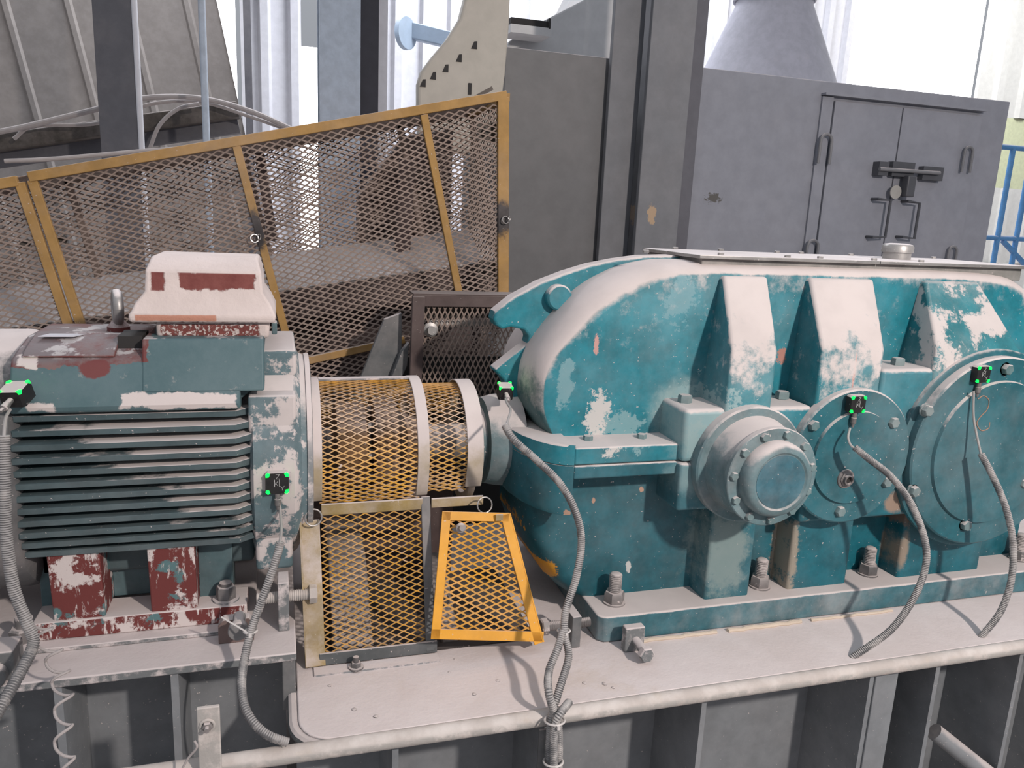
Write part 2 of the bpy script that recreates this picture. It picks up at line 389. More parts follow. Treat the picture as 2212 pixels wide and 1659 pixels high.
M_inner = paint('dusty_inner_steel', (0.07, 0.06, 0.052), var=.3, up=.8, patch=.15, film=.3, rough=.8, dust=(.44, .39, .37))
M_coupl = paint('coupling_ochre', (0.12, 0.06, 0.02), var=.4, up=.35, patch=.10, pscale=14, film=.15, rough=.75)
M_dark = flat('dark_steel_and_gap_shade', (0.03, 0.028, 0.028), .8)  # dark steel parts, and painted shade in slots, gap and plug hole
M_cab = paint('cabinet_grey', (0.25, 0.26, 0.30), var=.07, up=.5, patch=.0, film=.05, rough=.55,
    chips=[(chipblob(1540, 428, 3.2, .035, .022, dist=.6, scale=30), (.10, .095, .09))], bumps=.1)
M_cab2 = paint('cabinet_plain_grey', (0.145, 0.145, 0.15), var=.07, up=.5, film=.05, rough=.55, bumps=.1)
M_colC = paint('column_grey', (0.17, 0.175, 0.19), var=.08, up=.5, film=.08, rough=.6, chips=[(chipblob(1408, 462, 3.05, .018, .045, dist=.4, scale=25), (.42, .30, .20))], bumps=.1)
M_colA = paint('column_blue_grey', (0.11, 0.11, 0.125), var=.08, up=.5, film=.1, rough=.6, bumps=.1)
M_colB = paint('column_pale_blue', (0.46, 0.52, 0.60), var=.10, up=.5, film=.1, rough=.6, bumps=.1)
M_colBd = paint('column_side_shade', (0.035, 0.034, 0.045), var=.1, up=.3, rough=.6, bumps=.1)
M_cream = paint('cream_sheet', (0.45, 0.42, 0.37), var=.06, up=.5, film=.1, rough=.55, bumps=.1)
M_white = paint('white_duct', (0.60, 0.60, 0.60), var=.05, up=.5, rough=.6, bumps=.1)
M_wallb = paint('pale_wall_sheeting', (0.66, 0.66, 0.70), var=.05, up=.3, rough=.5, bumps=.1)
M_walll = paint('brown_grey_sheeting', (0.27, 0.245, 0.23), var=.10, up=.3, film=.1, rough=.7, bumps=.1, dust=(.3, .27, .25))
M_wallr = paint('translucent_sheeting', (0.70, 0.70, 0.68), var=.05, up=.3, rough=.5, bumps=.1)
M_green = flat('yellow_green_sheeting', (0.70, 0.74, 0.50), .5)
M_blue = paint('railing_blue', (0.10, 0.28, 0.55), var=.1, up=.5, patch=.03, rough=.5)
M_paleblue = paint('pale_blue_beam', (0.42, 0.52, 0.64), var=.05, up=.6, rough=.5)
M_sky = flat('bright_daylight', (1, 1, 1), 1, 0, (1.0, 0.985, 1.0), 5.0)
M_floor = paint('concrete_floor', (0.16, 0.15, 0.14), var=.2, up=.5, rough=.9)
def conduit_mat():
    t = NT('grey_conduit'); c = t.mix(t.ramp(t.noise(30, 6, .7), .45, .62), (0.13, 0.13, 0.135), (0.36, 0.34, 0.33))
    c = t.mix(t.ramp(t.nz, .4, .9), c, (.40, .38, .37))
    t.l.new(c, t.b.inputs['Base Color']); t.b.inputs['Roughness'].default_value = .5; return t.m
M_cond = conduit_mat()
M_wire = flat('grey_cable', (0.38, 0.36, 0.35), .6)
M_dustwire = flat('dusty_wire', (0.42, 0.38, 0.37), .8)
M_tie = flat('white_nylon', (0.68, 0.64, 0.62), .5)
M_black = paint('black_plastic', (0.012, 0.012, 0.013), var=.2, up=.85, patch=.03, pscale=40, film=.06, rough=.4, upr=(0.4, 0.7))
M_led = flat('green_led', (0.0, 0.6, 0.08), .4, 0, (0.0, 1.0, 0.025), 6.0)
M_print = flat('pale_print', (0.45, 0.45, 0.45), .6)
M_chalk = flat('faded_chalk_mark', (0.42, 0.24, 0.17), .9)

# ------------------------------------------------------------------ expanded metal
def inside(p, poly):
    c = False; n = len(poly)
    for i in range(n):
        a = poly[i]; b = poly[i-1]
        if (a[1] > p[1]) != (b[1] > p[1]) and p[0] < (b[0]-a[0])*(p[1]-a[1])/(b[1]-a[1]) + a[0]: c = not c
    return c
def expanded(poly, f, cw=.033, ch=.0155, wd=.0022, th=.0016, twist=.35, wob=0.0, mb=None):
    """diamond mesh inside a 2D polygon; f(u, v, n) gives the 3D point, n is the height off the sheet"""
    mb = mb or MB()
    us = [p[0] for p in poly]; vs = [p[1] for p in poly]
    i0, i1 = int(math.floor(min(us)/(cw/2)))-1, int(math.ceil(max(us)/(cw/2)))+1
    j0, j1 = int(math.floor(min(vs)/(ch/2)))-1, int(math.ceil(max(vs)/(ch/2)))+1
    def q(i, j):
        return (i*cw/2 + wob*sin(j*12.9898+i*3.1), j*ch/2 + wob*sin(i*78.233+j*1.7))
    for i in range(i0, i1):
        for j in range(j0, j1+1):
            if (i + j) % 2: continue
            a = q(i, j)
            for dj in (-1, 1):
                b = q(i+1, j+dj)
                m = ((a[0]+b[0])/2, (a[1]+b[1])/2)
                if not inside(m, poly): continue
                k = .10
                # a flat bond, a sloping strand, a flat bond
                p = [a, (a[0]+cw*k/2, a[1]+dj*ch*k*.18), (b[0]-cw*k/2, b[1]-dj*ch*k*.18), b]
                rings = []
                for (x, y) in p:
                    rings.append([f(x, y-wd/2, -th*twist*dj*0), f(x, y+wd/2, th*.6), f(x, y+wd/2*.6, -th), f(x, y-wd/2, -th)])
                mb.loft(rings, caps=False)
    return mb

# =================================================================== HALL
def corrug(x0, x1, z0, z1, y, pitch, depth, tilt=0.0, arc=None):
    """trapezoidal sheeting in the x-z plane; tilt leans the ribs"""
    m = MB(); pts = []; x = x0
    while x < x1:
        for dx, dy in ((0, 0), (.55, 0), (.65, -depth), (.9, -depth), (1.0, 0)):
            pts.append((x + dx*pitch, y + dy))
        x += pitch
    n = len(pts)
    vs = []
    for z in (z0, z1):
        vs += [(a - tilt*(z - z0), b, z) for a, b in pts]
    vs += [(a - tilt*(z - z0), y + .05, z) for z in (z0, z1) for a, b in pts]
    fs = []
    for i in range(n-1):
        fs.append((i, i+1, n+i+1, n+i)); fs.append((2*n+i, 3*n+i, 3*n+i+1, 2*n+i+1))
    fs.append((0, n, 3*n, 2*n)); fs.append((n-1, 3*n-1, 4*n-1, 2*n-1))
    m.add(vs, fs); return m
fl = MB().box(-6.5, 14, -.6, 10.2, -.72, -.62).build('floor', M_floor); tag(fl, kind='structure')
YB = 9.0
# left sheeting with leaning ribs, in front of the pale back wall
wl = corrug(-5.5, PY(533, 215, 7.6).x, -.62, 6, 7.6, .52, .05, tilt=-0.0)
wl = MB()
zt, zb = 6.0, -.62
def leanx(x, z): return x - .19*(z - 1.7)
m = MB(); pts = []; x = -6.0; xr = PY(520, 215, 7.6).x
while x < xr - .1:
    for dx, dy in ((0, 0), (.80, 0), (.84, -.02), (.92, -.02), (.96, 0)):
        pts.append((min(x + dx*.46, xr), 7.6 + dy))
    x += .46
n = len(pts); vs = [(leanx(a, z), b, z) for z in (zb, zt) for a, b in pts] + [(leanx(a, z), 7.68, z) for z in (zb, zt) for a, b in pts]
fs = [(i, i+1, n+i+1, n+i) for i in range(n-1)] + [(2*n+i, 3*n+i, 3*n+i+1, 2*n+i+1) for i in range(n-1)] + [(n-1, 3*n-1, 4*n-1, 2*n-1)]
m.add(vs, fs); tag(m.build('wall_left', M_walll), kind='structure')
xa, xb = PY(520, 100, YB).x, PY(652, 100, YB).x
xc, xd = PY(688, 100, YB).x, PY(1850, 100, YB).x
xe = PY(2128, 100, YB).x
tag(corrug(xa, xb - .02, -.62, 6, YB, .30, .06).build('wall_back', M_wallb), kind='structure')
tag(corrug(xc, xd - .25, -.62, 6, YB, .30, .06).build('wall_back', M_wallb), kind='structure')
# right of the big opening
tag(corrug(xe, 13.5, 2.6, 6, YB, .45, .05).build('wall_right', M_wallr), kind='structure')
tag(MB().box(xe, 13.5, YB, YB+.05, 1.65, 2.6).build('wall_right', M_green), kind='structure')
tag(corrug(xe, 13.5, .6, 1.65, YB, .45, .05).build('wall_right', M_wallr), kind='structure')
tag(corrug(xd + .1, 13.5, -.62, .6, YB, .45, .05).build('wall_right', M_wallr), kind='structure')
# daylight outside the openings
tag(MB().box(xb, xc, YB+.1, YB+.14, -.6, 2.6).build('window_1', M_sky), kind='structure')
tag(MB().box(xd-.3, xe, YB+.1, YB+.14, .5, 6).build('window_2', M_sky), kind='structure')
tag(MB().box(xa-.35, xa-.05, YB+.1, YB+.14, -.6, 6).build('window_3', M_sky), kind='structure')

# dark post where the two sheetings meet
p0 = PY(533, 0, 7.5); tag(MB().box(p0.x-.03, p0.x+.03, 7.42, 7.5, -.62, 5).build('corner_post', M_colA), 'thin grey post at the right end of the brown sheeting', 'post')
# left H column
def hcol(name, x0, x1, y0, depth, mat, label, z1=6.0, web=.04, fl_=.025):
    t = thing(name, ((x0+x1)/2, y0+depth/2, -.62), label, 'column')
    MB().box(x0, x1, y0, y0+fl_, -.62, z1).build('flange', mat, t, bevel=.004)
    MB().box(x0, x1, y0+depth-fl_, y0+depth, -.62, z1).build('flange', mat, t, bevel=.004)
    c = (x0+x1)/2; MB().box(c-web/2, c+web/2, y0+fl_, y0+depth-fl_, -.62, z1).build('web', mat, t)
    return t
hcol('steel_column', -.938, -.745, 5.0, .22, M_colA, 'dark blue-grey steel column rising at the left, in front of the brown sheeting')
tc = thing('lit_edge_rod', (-.735, 5.05, -.62), 'narrow pale rod standing for the lit right edge of the left steel column', 'pipe')
MB().cyl((-.728, 5.0, -.6), (-.728, 5.0, 5), .016, 12).build('pipe', M_wallb, tc)  # pale rod added for the light-struck edge of the column flange
tc2 = MB().cyl((-.383, 5.0, -.6), (-.383, 5.0, 5), .02, 14).build('vertical_pipe', M_colB)
tag(tc2, 'slim pale vertical pipe standing alone right of the left steel column', 'pipe')
# middle column, pale front; shade of its side and web painted in dark
t = thing('steel_column', (.5, 6.1, -.62), 'pale blue-grey column in the middle of the hall with shade painted on its right side', 'column')
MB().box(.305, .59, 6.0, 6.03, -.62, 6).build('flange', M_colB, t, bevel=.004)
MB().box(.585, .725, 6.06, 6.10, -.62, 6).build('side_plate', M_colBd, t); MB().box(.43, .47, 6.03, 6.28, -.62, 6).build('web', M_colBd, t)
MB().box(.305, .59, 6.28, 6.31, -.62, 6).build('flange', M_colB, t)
tag(MB().box(.727, .82, 6.3, 6.36, -.62, 6).build('door_jamb', M_wallb), 'narrow pale strip of frame just right of the shade-painted side of the middle column', 'frame')
# right column
t = thing('steel_column', (1.5, 3.15, -.62), 'large grey steel column between the two grey cabinets, with a scraped rusty spot', 'column')
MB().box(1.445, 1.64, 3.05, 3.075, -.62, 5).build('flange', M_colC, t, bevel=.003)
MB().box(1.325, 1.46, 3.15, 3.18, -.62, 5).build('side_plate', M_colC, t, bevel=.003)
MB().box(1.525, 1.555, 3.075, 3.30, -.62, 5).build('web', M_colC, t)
MB().box(1.64, 1.735, 3.13, 3.16, -.62, 5).build('side_plate', paint('column_shade_side', (.12, .12, .14), var=.08, rough=.6, bumps=.1), t)  # darker copy of the column grey, shade painted into this side
# sloping dusty ledge with pipes across the left
t = thing('cable_tray', tuple(PY(250, 290, 5.8)), 'dusty sloping tray beam crossing the brown sheeting at the left', 'beam')
a, b = PY(-60, 318, 5.8), PY(515, 238, 5.8)
MB().bar(a, b, .16, .10).build('tray', M_inner, t, bevel=.01)
a2, b2 = PY(-60, 350, 5.9), PY(515, 268, 5.9)
MB().bar(a2, b2, .10, .12).build('side_rail', M_colA, t)
def bgcable(pts, Y, r, label):
    p = spline([PY(x, y, Y) for x, y in pts], 12)
    tag(MB().tube(p, r, 10).build('overhead_cable', M_dustwire), label, 'cable')
bgcable([(-40, 292), (60, 272), (200, 238), (310, 212), (430, 212), (540, 240), (650, 288)], 5.55, .017, 'uppermost thick dusty cable arching over the tray beam')
bgcable([(30, 300), (75, 272), (210, 266), (330, 224), (440, 222), (540, 252), (620, 280)], 5.6, .012, 'second dusty cable looping just beneath the uppermost arched cable')
bgcable([(322, 325), (345, 270), (385, 235), (430, 224)], 5.5, .012, 'short pale cable curving up from the mesh cage beside the left steel column')
bgcable([(10, 348), (120, 343), (300, 327), (420, 318), (600, 300)], 3.2, .008, 'thin dark rod lying along the back top edge of the ochre cage')
# pale blue brace with round end
t = thing('brace_beam', tuple(PY(900, 75, 7)), 'pale blue horizontal brace with a round end plate before the pale wall', 'beam')
a, b = PY(868, 62, 7.0), PY(1010, 96, 7.0)
MB().bar(a, b, .08, .13).build('beam', M_paleblue, t, bevel=.01)
c = PY(872, 72, 6.95); MB().cyl(c, c + Vector((.03, -.03, 0)), .13, 28).build('end_plate', M_paleblue, t, bevel=.004)

# cabinets
t = thing('grey_cabinet', (1.13, 3.5, -.62), 'plain grey steel cabinet left of the large grey column', 'cabinet')
MB().box(.885, 1.372, 3.2, 3.9, -.62, 1.618).build('body', M_cab2, t, bevel=.006)
t = thing('grey_cabinet', (2.6, 3.6, -.62), 'wide grey steel cabinet with bolted double doors behind the teal gearbox', 'cabinet')
MB().box(1.764, 3.485, 3.2, 3.9, -.62, 1.622).build('body', M_cab, t, bevel=.006)
MB().box(2.385, 3.315, 3.165, 3.2, 1.558, 1.568).build('drip_ledge', M_cab, t)
MB().box(2.388, 2.448, 3.188, 3.2, .3, 1.556).build('door_frame', M_cab, t, bevel=.002)
MB().box(2.455, 2.833, 3.184, 3.2, .3, 1.54).build('door', M_cab, t, bevel=.003)
d2 = MB().box(2.840, 3.31, 3.184, 3.2, .3, 1.54).build('door', M_cab, t, bevel=.003)
def loop(px, py, w_, h_, parent, Y=3.165, name='hinge_loop', up=True):
    c = PY(px, py, Y); pts = []
    pts.append(c + Vector((-w_/2, 0, -h_/2)))
    for k in range(9):
        a = pi - pi*k/8; pts.append(c + Vector((cos(a)*w_/2, 0, h_/2 - w_/2 + sin(a)*w_/2)))
    pts.append(c + Vector((w_/2, 0, -h_/2)))
    MB().tube(pts, .007, 8).build(name, M_colC, parent)
loop(1783, 322, .06, .13, t); loop(2090, 345, .05, .12, t); loop(1755, 540, .06, .09, t); loop(2057, 550, .05, .08, t)
bl = MB(); y = 3.17
def q(px, py): p = PY(px, py, 3.17); return p
def rectpx(mb, x0, y0, x1, y1, ya, yb):
    a = PY(x0, y1, ya); b = PY(x1, y0, ya); mb.box(min(a.x, b.x), max(a.x, b.x), ya, yb, min(a.z, b.z), max(a.z, b.z)); return mb
MD = flat('latch_grey', (.075, .078, .09), .5)
rectpx(MB(), 1897, 350, 1922, 378, 3.14, 3.184).build('latch_plate', MD, t)
rectpx(MB(), 1926, 352, 1978, 380, 3.15, 3.184).build('latch_plate', MD, t)
rectpx(MB(), 1992, 362, 2040, 388, 3.15, 3.184).build('latch_plate', MD, t)
MB().cyl(PY(1900, 365, 3.135), PY(2030, 374, 3.135), .009, 12).build('slide_bolt', M_colC, t)
rectpx(MB(), 1957, 380, 1982, 425, 3.12, 3.16).build('padlock', MD, t, bevel=.006)
c = PY(1934, 415, 3.150); MB().cyl(c, c + Vector((0, -.004, 0)), .032, 20).build('round_tag', flat('pale_tag', (.36, .35, .33), .7), t)
def handle(pts): 
    p = [PY(x, y, 3.14) for x, y in pts]; p = [p[0] + Vector((0, .045, 0))] + p + [p[-1] + Vector((0, .045, 0))]
    MB().tube(p, .007, 8).build('handle', MD, t)
handle([(1897, 430), (1924, 433), (1912, 512), (1885, 512)])
handle([(1962, 435), (1987, 439), (1975, 515), (1950, 512)])

# cream wheel guard with slots
pts = [PY(x, y, 3.0) for x, y in [(1105, -60), (1100, 60), (1092, 160), (1085, 215), (1080, 330), (912, 330), (909, 235), (909, 175), (917, 148), (938, 118), (970, 80), (998, 35), (1022, -60)]]
t = thing('wheel_guard', (pts[5].x+.15, 3.05, -.1), 'tall cream curved sheet guard with a row of slots behind the cage top', 'guard')
def cy(p): 
    return 3.0 + 0.18*max(0, (.84 - p.x))
front = [Vector((p.x, cy(p), p.z)) for p in pts]; back = [v + Vector((0, .06, 0)) for v in front]
MB().loft([front, back]).build('sheet', M_cream, t, bevel=.01)
for i, (x, y) in enumerate([(1026, 97), (993, 125), (964, 147), (937, 163), (915, 179)]):
    p = PY(x, y, 3.0); p = PY(x, y, cy(p) - .002); r = .013
    MB().prism([(p.x-r, p.z-r), (p.x+r*.6, p.z-r*1.1), (p.x+r*.6, p.z+r), (p.x-.2*r, p.z+r*.9)], 'y', p.y - .003, p.y + .004).build('dark_slot_inset', M_dark, t)  # darkness of the holes painted as dark inset prisms
p = PY(1018, 190, 3.0); MB().box(p.x-.006, p.x+.006, cy(p)-.006, cy(p), p.z-.02, p.z+.02).build('dark_slot_inset', M_dark, t)  # upright hole, its darkness painted the same way
tag(MB().bar(PY(995, 228, 2.6), PY(1060, 192, 2.6), .05, .012).build('loose_flat_bar', M_inner), 'short grey flat bar leaning against the cream guard above the cage corner', 'bar')
# white duct and black tray behind the left cabinet
pts = [PY(x, y, 4.2) for x, y in [(1098, 100), (1098, 90), (1140, 62), (1260, 0), (1290, -60), (1345, -60), (1345, 150), (1098, 150)]]
tag(MB().prism([(p.x, p.z) for p in pts], 'y', 4.2, 4.7).build('white_duct', M_white, bevel=.01), 'white sloping sheet-metal duct above the plain grey cabinet', 'duct')
t = thing('black_tray', tuple(PY(1145, 60, 4.05)), 'small dark tray with pale edge in front of the white duct', 'tray')
rectpx(MB(), 1103, 47, 1190, 60, 4.0, 4.2).build('tray', M_dark, t); rectpx(MB(), 1103, 61, 1190, 69, 3.99, 4.15).build('edge_strip', M_white, t)
rectpx(MB(), 1185, 40, 1190, 62, 3.99, 4.02).build('end_post', M_dark, t)

# hopper cone
M_hop = paint('hopper_grey', (0.42, 0.42, 0.48), var=.08, up=.4, rough=.6, bumps=.1)
c = PY(1725, 0, 5.2); zt = c.z
t = thing('hopper', (c.x, 5.2, -.6), 'pale grey sheet-metal cone hopper standing behind the wide cabinet, before the bright opening', 'hopper')
zb_ = PY(1715, 160, 5.2).z
MB().lathe((c.x, 5.5, zb_-1.6), (0, 0, 1), [(0, .75), (1.2, .62), (1.6, .50), (1.6+.52, .28), (2.6, .28), (3.2, .28)], 40).build('cone', M_hop, t)
MB().torus((c.x, 5.5, zt+.06), (0, 0, 1), .29, .012).build('seam', M_hop, t)
# blue railing
t = thing('handrail', (PY(2180, 600, 5).x, 5.0, -.62), 'bright blue pipe handrail at the right edge behind the wide cabinet', 'railing')
zr = PY(2175, 318, 5).z; xr0 = PY(2130, 318, 5).x
for px in (2166, 2207):
    p = PY(px, 450, 5); MB().cyl((p.x, 5, -.6), (p.x, 5, zr), .021, 14).build('post', M_blue, t)
for py in (318, 515):
    z = PY(2175, py, 5).z; MB().cyl((xr0-.4, 5, z), (xr0 + 1.4, 5, z), .02, 14).build('rail', M_blue, t)
MB().box(xr0-.5, xr0+1.4, 5.0, 5.03, PY(2190, 625, 5).z-.8, PY(2190, 632, 5).z).build('toe_panel', M_blue, t)
MB().bar((PY(2166, 520, 5).x, 5.0, PY(2166, 520, 5).z), (PY(2240, 600, 5).x, 5.0, PY(2240, 600, 5).z), .03, .03).build('brace', M_blue, t)

# =================================================================== BELT CAGE (leans 13 degrees)
TA = radians(13.2); CY = 2.35
O = PY(50, 380, CY)
ea = Vector((cos(TA), 0, sin(TA))); eb = Vector((sin(TA), 0, -cos(TA)))
def cg(u, v, n=0.0): return O + ea*u + eb*v + Vector((0, -n, 0))
def uv(px, py, Y=CY):
    p = PY(px, py, Y) - O; return p.dot(ea), p.dot(eb)
LU = uv(1095, 212)[0]; HB = .60
cage = thing('belt_guard_cage', (0.0, 2.6, -.62), 'long leaning ochre-framed cage of brown expanded metal behind the motor', 'guard')
def cbar(a, b, w_=.026, d_=.02, mat=M_ycage, off=0.0, name='frame_bar', Y=0.0):
    pa = cg(*a, -Y) ; pb = cg(*b, -Y)
    MB().bar(pa, pb, d_, w_, up=(eb if abs((b[0]-a[0])) > abs(b[1]-a[1]) else ea)).build(name, mat, cage, bevel=.002)
cbar((-1.0, .01), (-.015, .01)); cbar((.012, .005), (LU, -.004)) 
b505 = uv(512, 320); b910 = uv(918, 262)
cbar((-.012, .014), (-.012, HB), .024, .016); cbar((.018, .014), (.018, HB), .024, .016)
cbar((b505[0], .012), (b505[0], HB-.03), .022, .016); cbar((b910[0], .012), (b910[0], HB), .022, .016)
# vertical right end bar and side mesh
re0, re1 = PY(1086, 210, CY), PY(1086, 660, CY)
MB().bar(re0, re1, .02, .034, up=(1, 0, 0)).build('end_bar', M_ycage, cage, bevel=.002)
MB().bar(re0 + Vector((.012, .0, 0)), re0 + Vector((.012, .45, 0)), .02, .02).build('end_top_bar', M_ycage, cage)
bl_, br_ = uv(648, 782), uv(832, 742)
cbar((bl_[0]-.05, bl_[1]), (br_[0]+.06, br_[1]), .022)
xE = re0.x
pr = [uv(*p) for p in [(1075, 225), (1080, 640)]]
poly = [(.025, .015), (LU-.02, .015), uv(1080, 660), (LU-.18, .80), (.1, .80), (.025, HB+.05)]
MB_ = expanded(poly, cg, cw=.0345, ch=.0165, wd=.0046, th=.002); MB_.build('mesh_panel', M_cmesh, cage)
poly = [(-.9, .02), (-.02, .02), (-.02, HB), (-.9, HB)]
expanded(poly, cg, cw=.0345, ch=.0165, wd=.0046, th=.002).build('mesh_panel', M_cmesh, cage)
# back and top panels, 0.5 m behind
CD = .46
def cgb(u, v, n=0.0): return cg(u, v, n - CD)
expanded([(-.9, -.0), (LU, -.0), (LU, .50), (-.9, .50)], cgb, cw=.0345, ch=.0165, wd=.0046, th=.002).build('back_mesh', M_cmesh, cage)
def cgt(u, v, n=0.0): return O + ea*u + Vector((0, v, 0)) - eb*n
expanded([(-.9, .0), (LU, .0), (LU, CD), (-.9, CD)], cgt, cw=.0345, ch=.0165, wd=.0046, th=.002).build('top_mesh', M_cmesh, cage)
def cge(u, v, n=0.0): return Vector((xE + .018 + n, CY + u, re1.z + v))
expanded([(0, -.1), (CD, -.1), (CD, re0.z-re1.z), (0, re0.z-re1.z)], cge, cw=.0345, ch=.0165, wd=.0046, th=.002).build('end_mesh', M_cmesh, cage)
cbar((-1.0, 0), (LU, 0), .024, mat=M_cmesh, Y=CD, name='back_bar')
for u in (b505[0], b910[0], 0.0, LU): cbar((u, 0), (u, .50), .022, mat=M_cmesh, Y=CD, name='back_bar')
MB().bar(cg(LU, 0), cg(LU, 0, -CD), .02, .02).build('cross_bar', M_ycage, cage)
# legs of the cage reaching down
for u in (b505[0], LU-.05): 
    p = cg(u, .55, -CD+.02); MB().box(p.x-.015, p.x+.015, p.y, p.y+.03, -.62, p.z+.02).build('leg', M_cmesh, cage)
# clip plates with bolts seen through the mesh
for px, py in ((1050, 285), (1050, 580), (135, 517), (55, 525)):
    p = PY(px, py, CY + .03); sz = .022 if px > 500 else .012
    if px > 500: MB().box(p.x-.026, p.x+.030, p.y, p.y+.006, p.z-.026, p.z+.026).build('clip_plate', M_inner, cage)
    MB().hexa(p, (0, -1, 0), .014, .02).build('clip_bolt', M_inner, cage)
for px, py in ((550, 515), (1092, 475)):
    p = PY(px, py, CY - .02); MB().torus(p, (.3, -1, .2), .011, .0018, 20, 6).torus(p + Vector((.012, 0, .004)), (1, -.6, 0), .008, .0016, 16, 6).build('wire_knot', M_ring, cage)

# inside the cage: dusty beam, brackets, dark machinery
t = thing('dusty_beam', tuple(PY(700, 600, 2.62)), 'wide dust-topped sloping beam running inside the ochre cage', 'beam')
M_beamtop = dustplate('pale_dust_on_beam', [(.60, .56, .56), (.54, .50, .49), (.34, .29, .27), (.3, .27, .25)])
a = PY(-80, 722, 2.55); b = PY(1075, 562, 2.55)
d_ = (b-a).normalized(); wv = Vector((0, .26, .10)); th_ = Vector((0, .01, -.02))
MB().loft([[a, a+wv, a+wv+th_, a+th_], [b, b+wv, b+wv+th_, b+th_]]).build('beam', M_beamtop, t, bevel=.003)
MB().bar(a + Vector((0, -.01, -.05)), b + Vector((0, -.01, -.05)), .012, .09).build('edge_flange', M_brown, t)
for px0, py0, px1, py1, w_, m_, lb_ in ((880, 345, 868, 560, .05, M_brown, 'upright dark strut seen through the mesh near the right end of the ochre cage'), (560, 330, 590, 520, .03, M_brown, 'narrow dark strut inside the cage just right of its scorched bar'), (770, 600, 728, 728, .03, M_inner, 'dim leaning strut below the dusty beam inside the cage')):
    p = tag(MB().bar(PY(px0, py0, 2.72), PY(px1, py1, 2.72), .04, w_).build('inner_strut', m_, bevel=.003), lb_, 'strut')
# large dark motor pulley cover / belt housing under the beam
t = thing('belt_housing', (.2, 2.95, -.62), 'dark brown housing low inside the cage beneath the dusty beam', 'housing')
MB().prism([(-.9, -.6), (.75, -.6), (.75, .74), (-.9, .42)], 'y', 2.86, 3.05).build('body', M_brown, t, bevel=.01)
MB().prism([(.28, .80), (.62, .88), (.62, 1.26), (.44, 1.22), (.28, 1.0)], 'y', 2.9, 3.0).build('upper_plate', M_brown, t, bevel=.01)

# dark brown guard frame between cage and gearbox
BY = 2.10
br = thing('brown_mesh_guard', (.5, BY, .0), 'dark brown angle-framed guard of upright diamond mesh left of the gearbox hook', 'guard')
a = PY(893, 640, BY); b = PY(1200, 652, BY); c = PY(880, 830, BY)
MB().box(a.x, b.x, BY, BY+.02, a.z-.028, a.z+.004).build('top_bar', M_brown, br, bevel=.002)
MB().box(a.x, b.x, BY, BY+.08, a.z+.004, a.z+.008).build('top_flange', M_brown, br, bevel=.001)
MB().bar(a + Vector((.014, 0, 0)), Vector((a.x, BY, .0)), .02, .034, up=(1, 0, 0)).build('side_bar', M_brown, br, bevel=.002)
def bg_(u, v, n=0.0): return Vector((v, BY + .012 - n, u))
expanded([(.40, a.x+.01), (a.z-.02, a.x+.01), (a.z-.02, b.x), (.40, b.x)], bg_, cw=.034, ch=.0155, wd=.0042, th=.002).build('mesh', M_cmesh, br)
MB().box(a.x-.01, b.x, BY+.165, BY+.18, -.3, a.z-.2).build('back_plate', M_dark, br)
p = PY(925, 700, BY+.05)
t = thing('tension_rod', tuple(p), 'threaded rod with round nuts behind the dark brown guard mesh', 'rod')
th = MB(); pr_ = []
L = .36
for k in range(int(L/.0035)): pr_.append((k*.0035, .0125 if k % 2 else .0105))
th.lathe(p, (1, 0, .03), pr_, 14).build('rod', M_pipe, t)
MB().lathe(p + Vector((0, -.03, -.01)), (0, -1, 0), [(0, .02), (.012, .02), (.014, .012), (.03, .012)], 16).build('nut', M_stainless, t)
MB().box(p.x-.02, p.x+.35, p.y+.02, p.y+.09, p.z+.015, p.z+.05).build('clamp_bar', M_inner, t, bevel=.006)
# grey sloping plate
ly = 2.16
pp = [PY(x, y, ly) for x, y in [(830, 690), (868, 676), (868, 760), (800, 900), (745, 900)]]
t = thing('slanted_plate', (pp[3].x, ly, .2), 'grey slanted steel channel between ochre cage and brown guard', 'plate')
MB().prism([(p.x, p.z) for p in pp], 'y', ly, ly+.02).build('face', M_frame_dark, t, bevel=.002)
q_ = [PY(x, y, ly-.03) for x, y in [(868, 760), (884, 740), (880, 790), (830, 900), (812, 900)]]
MB().prism([(p.x, p.z) for p in q_], 'y', ly-.03, ly).build('lip', M_frame_dark, t, bevel=.002)

# =================================================================== MACHINE BED
bed = thing('machine_bed', (.9, 1.8, -.62), 'long grey welded steel bed with dust-covered top carrying gearbox and motor', 'machine base')
# low plate with rounded left corner
cor = [(.022+.07*(1-cos(a)), 1.30+.07*(1-sin(a))) for a in [pi/2*k/6 for k in range(7)]]
plate = [(.022, 2.25)] + cor + [(2.6, 1.30), (2.6, 2.25)]
MB().prism(plate, 'z', -.02, 0).build('top_plate', M_bed, bed, bevel=.003)
# curved upstand at the left end of the low plate
ups = [(1.285, -.03), (1.29, -.005), (1.30, .0), (1.33, .006), (1.38, .025), (1.42, .05), (1.445, .071), (2.2, .071), (2.2, -.04), (1.3, -.04)]
MB().box(-.006, .020, 1.462, 2.2, -.04, .0715).build('end_web', M_frame_dark, bed, bevel=.003)
rim = [Vector((.014, 1.47, -.012))] + [Vector((x - .008*cos(a), y - .008*sin(a), -.012)) for (x, y), a in zip(cor, [pi/2*k/6 for k in range(7)])] + [Vector((.20, 1.29, -.012))]
MB().tube(rim, .011, 10).build('curved_rim', M_frame_dark, bed)
# edge pipe
a = PZ(150, 1664, -.008); b = Vector((2.7, 1.29, -.012))
MB().tube([Vector((-.6, 1.29, -.010)), Vector((.3, 1.288, -.012)), Vector((1.2, 1.288, -.012)), b], .0165, 20).build('edge_pipe', M_pipe, bed)
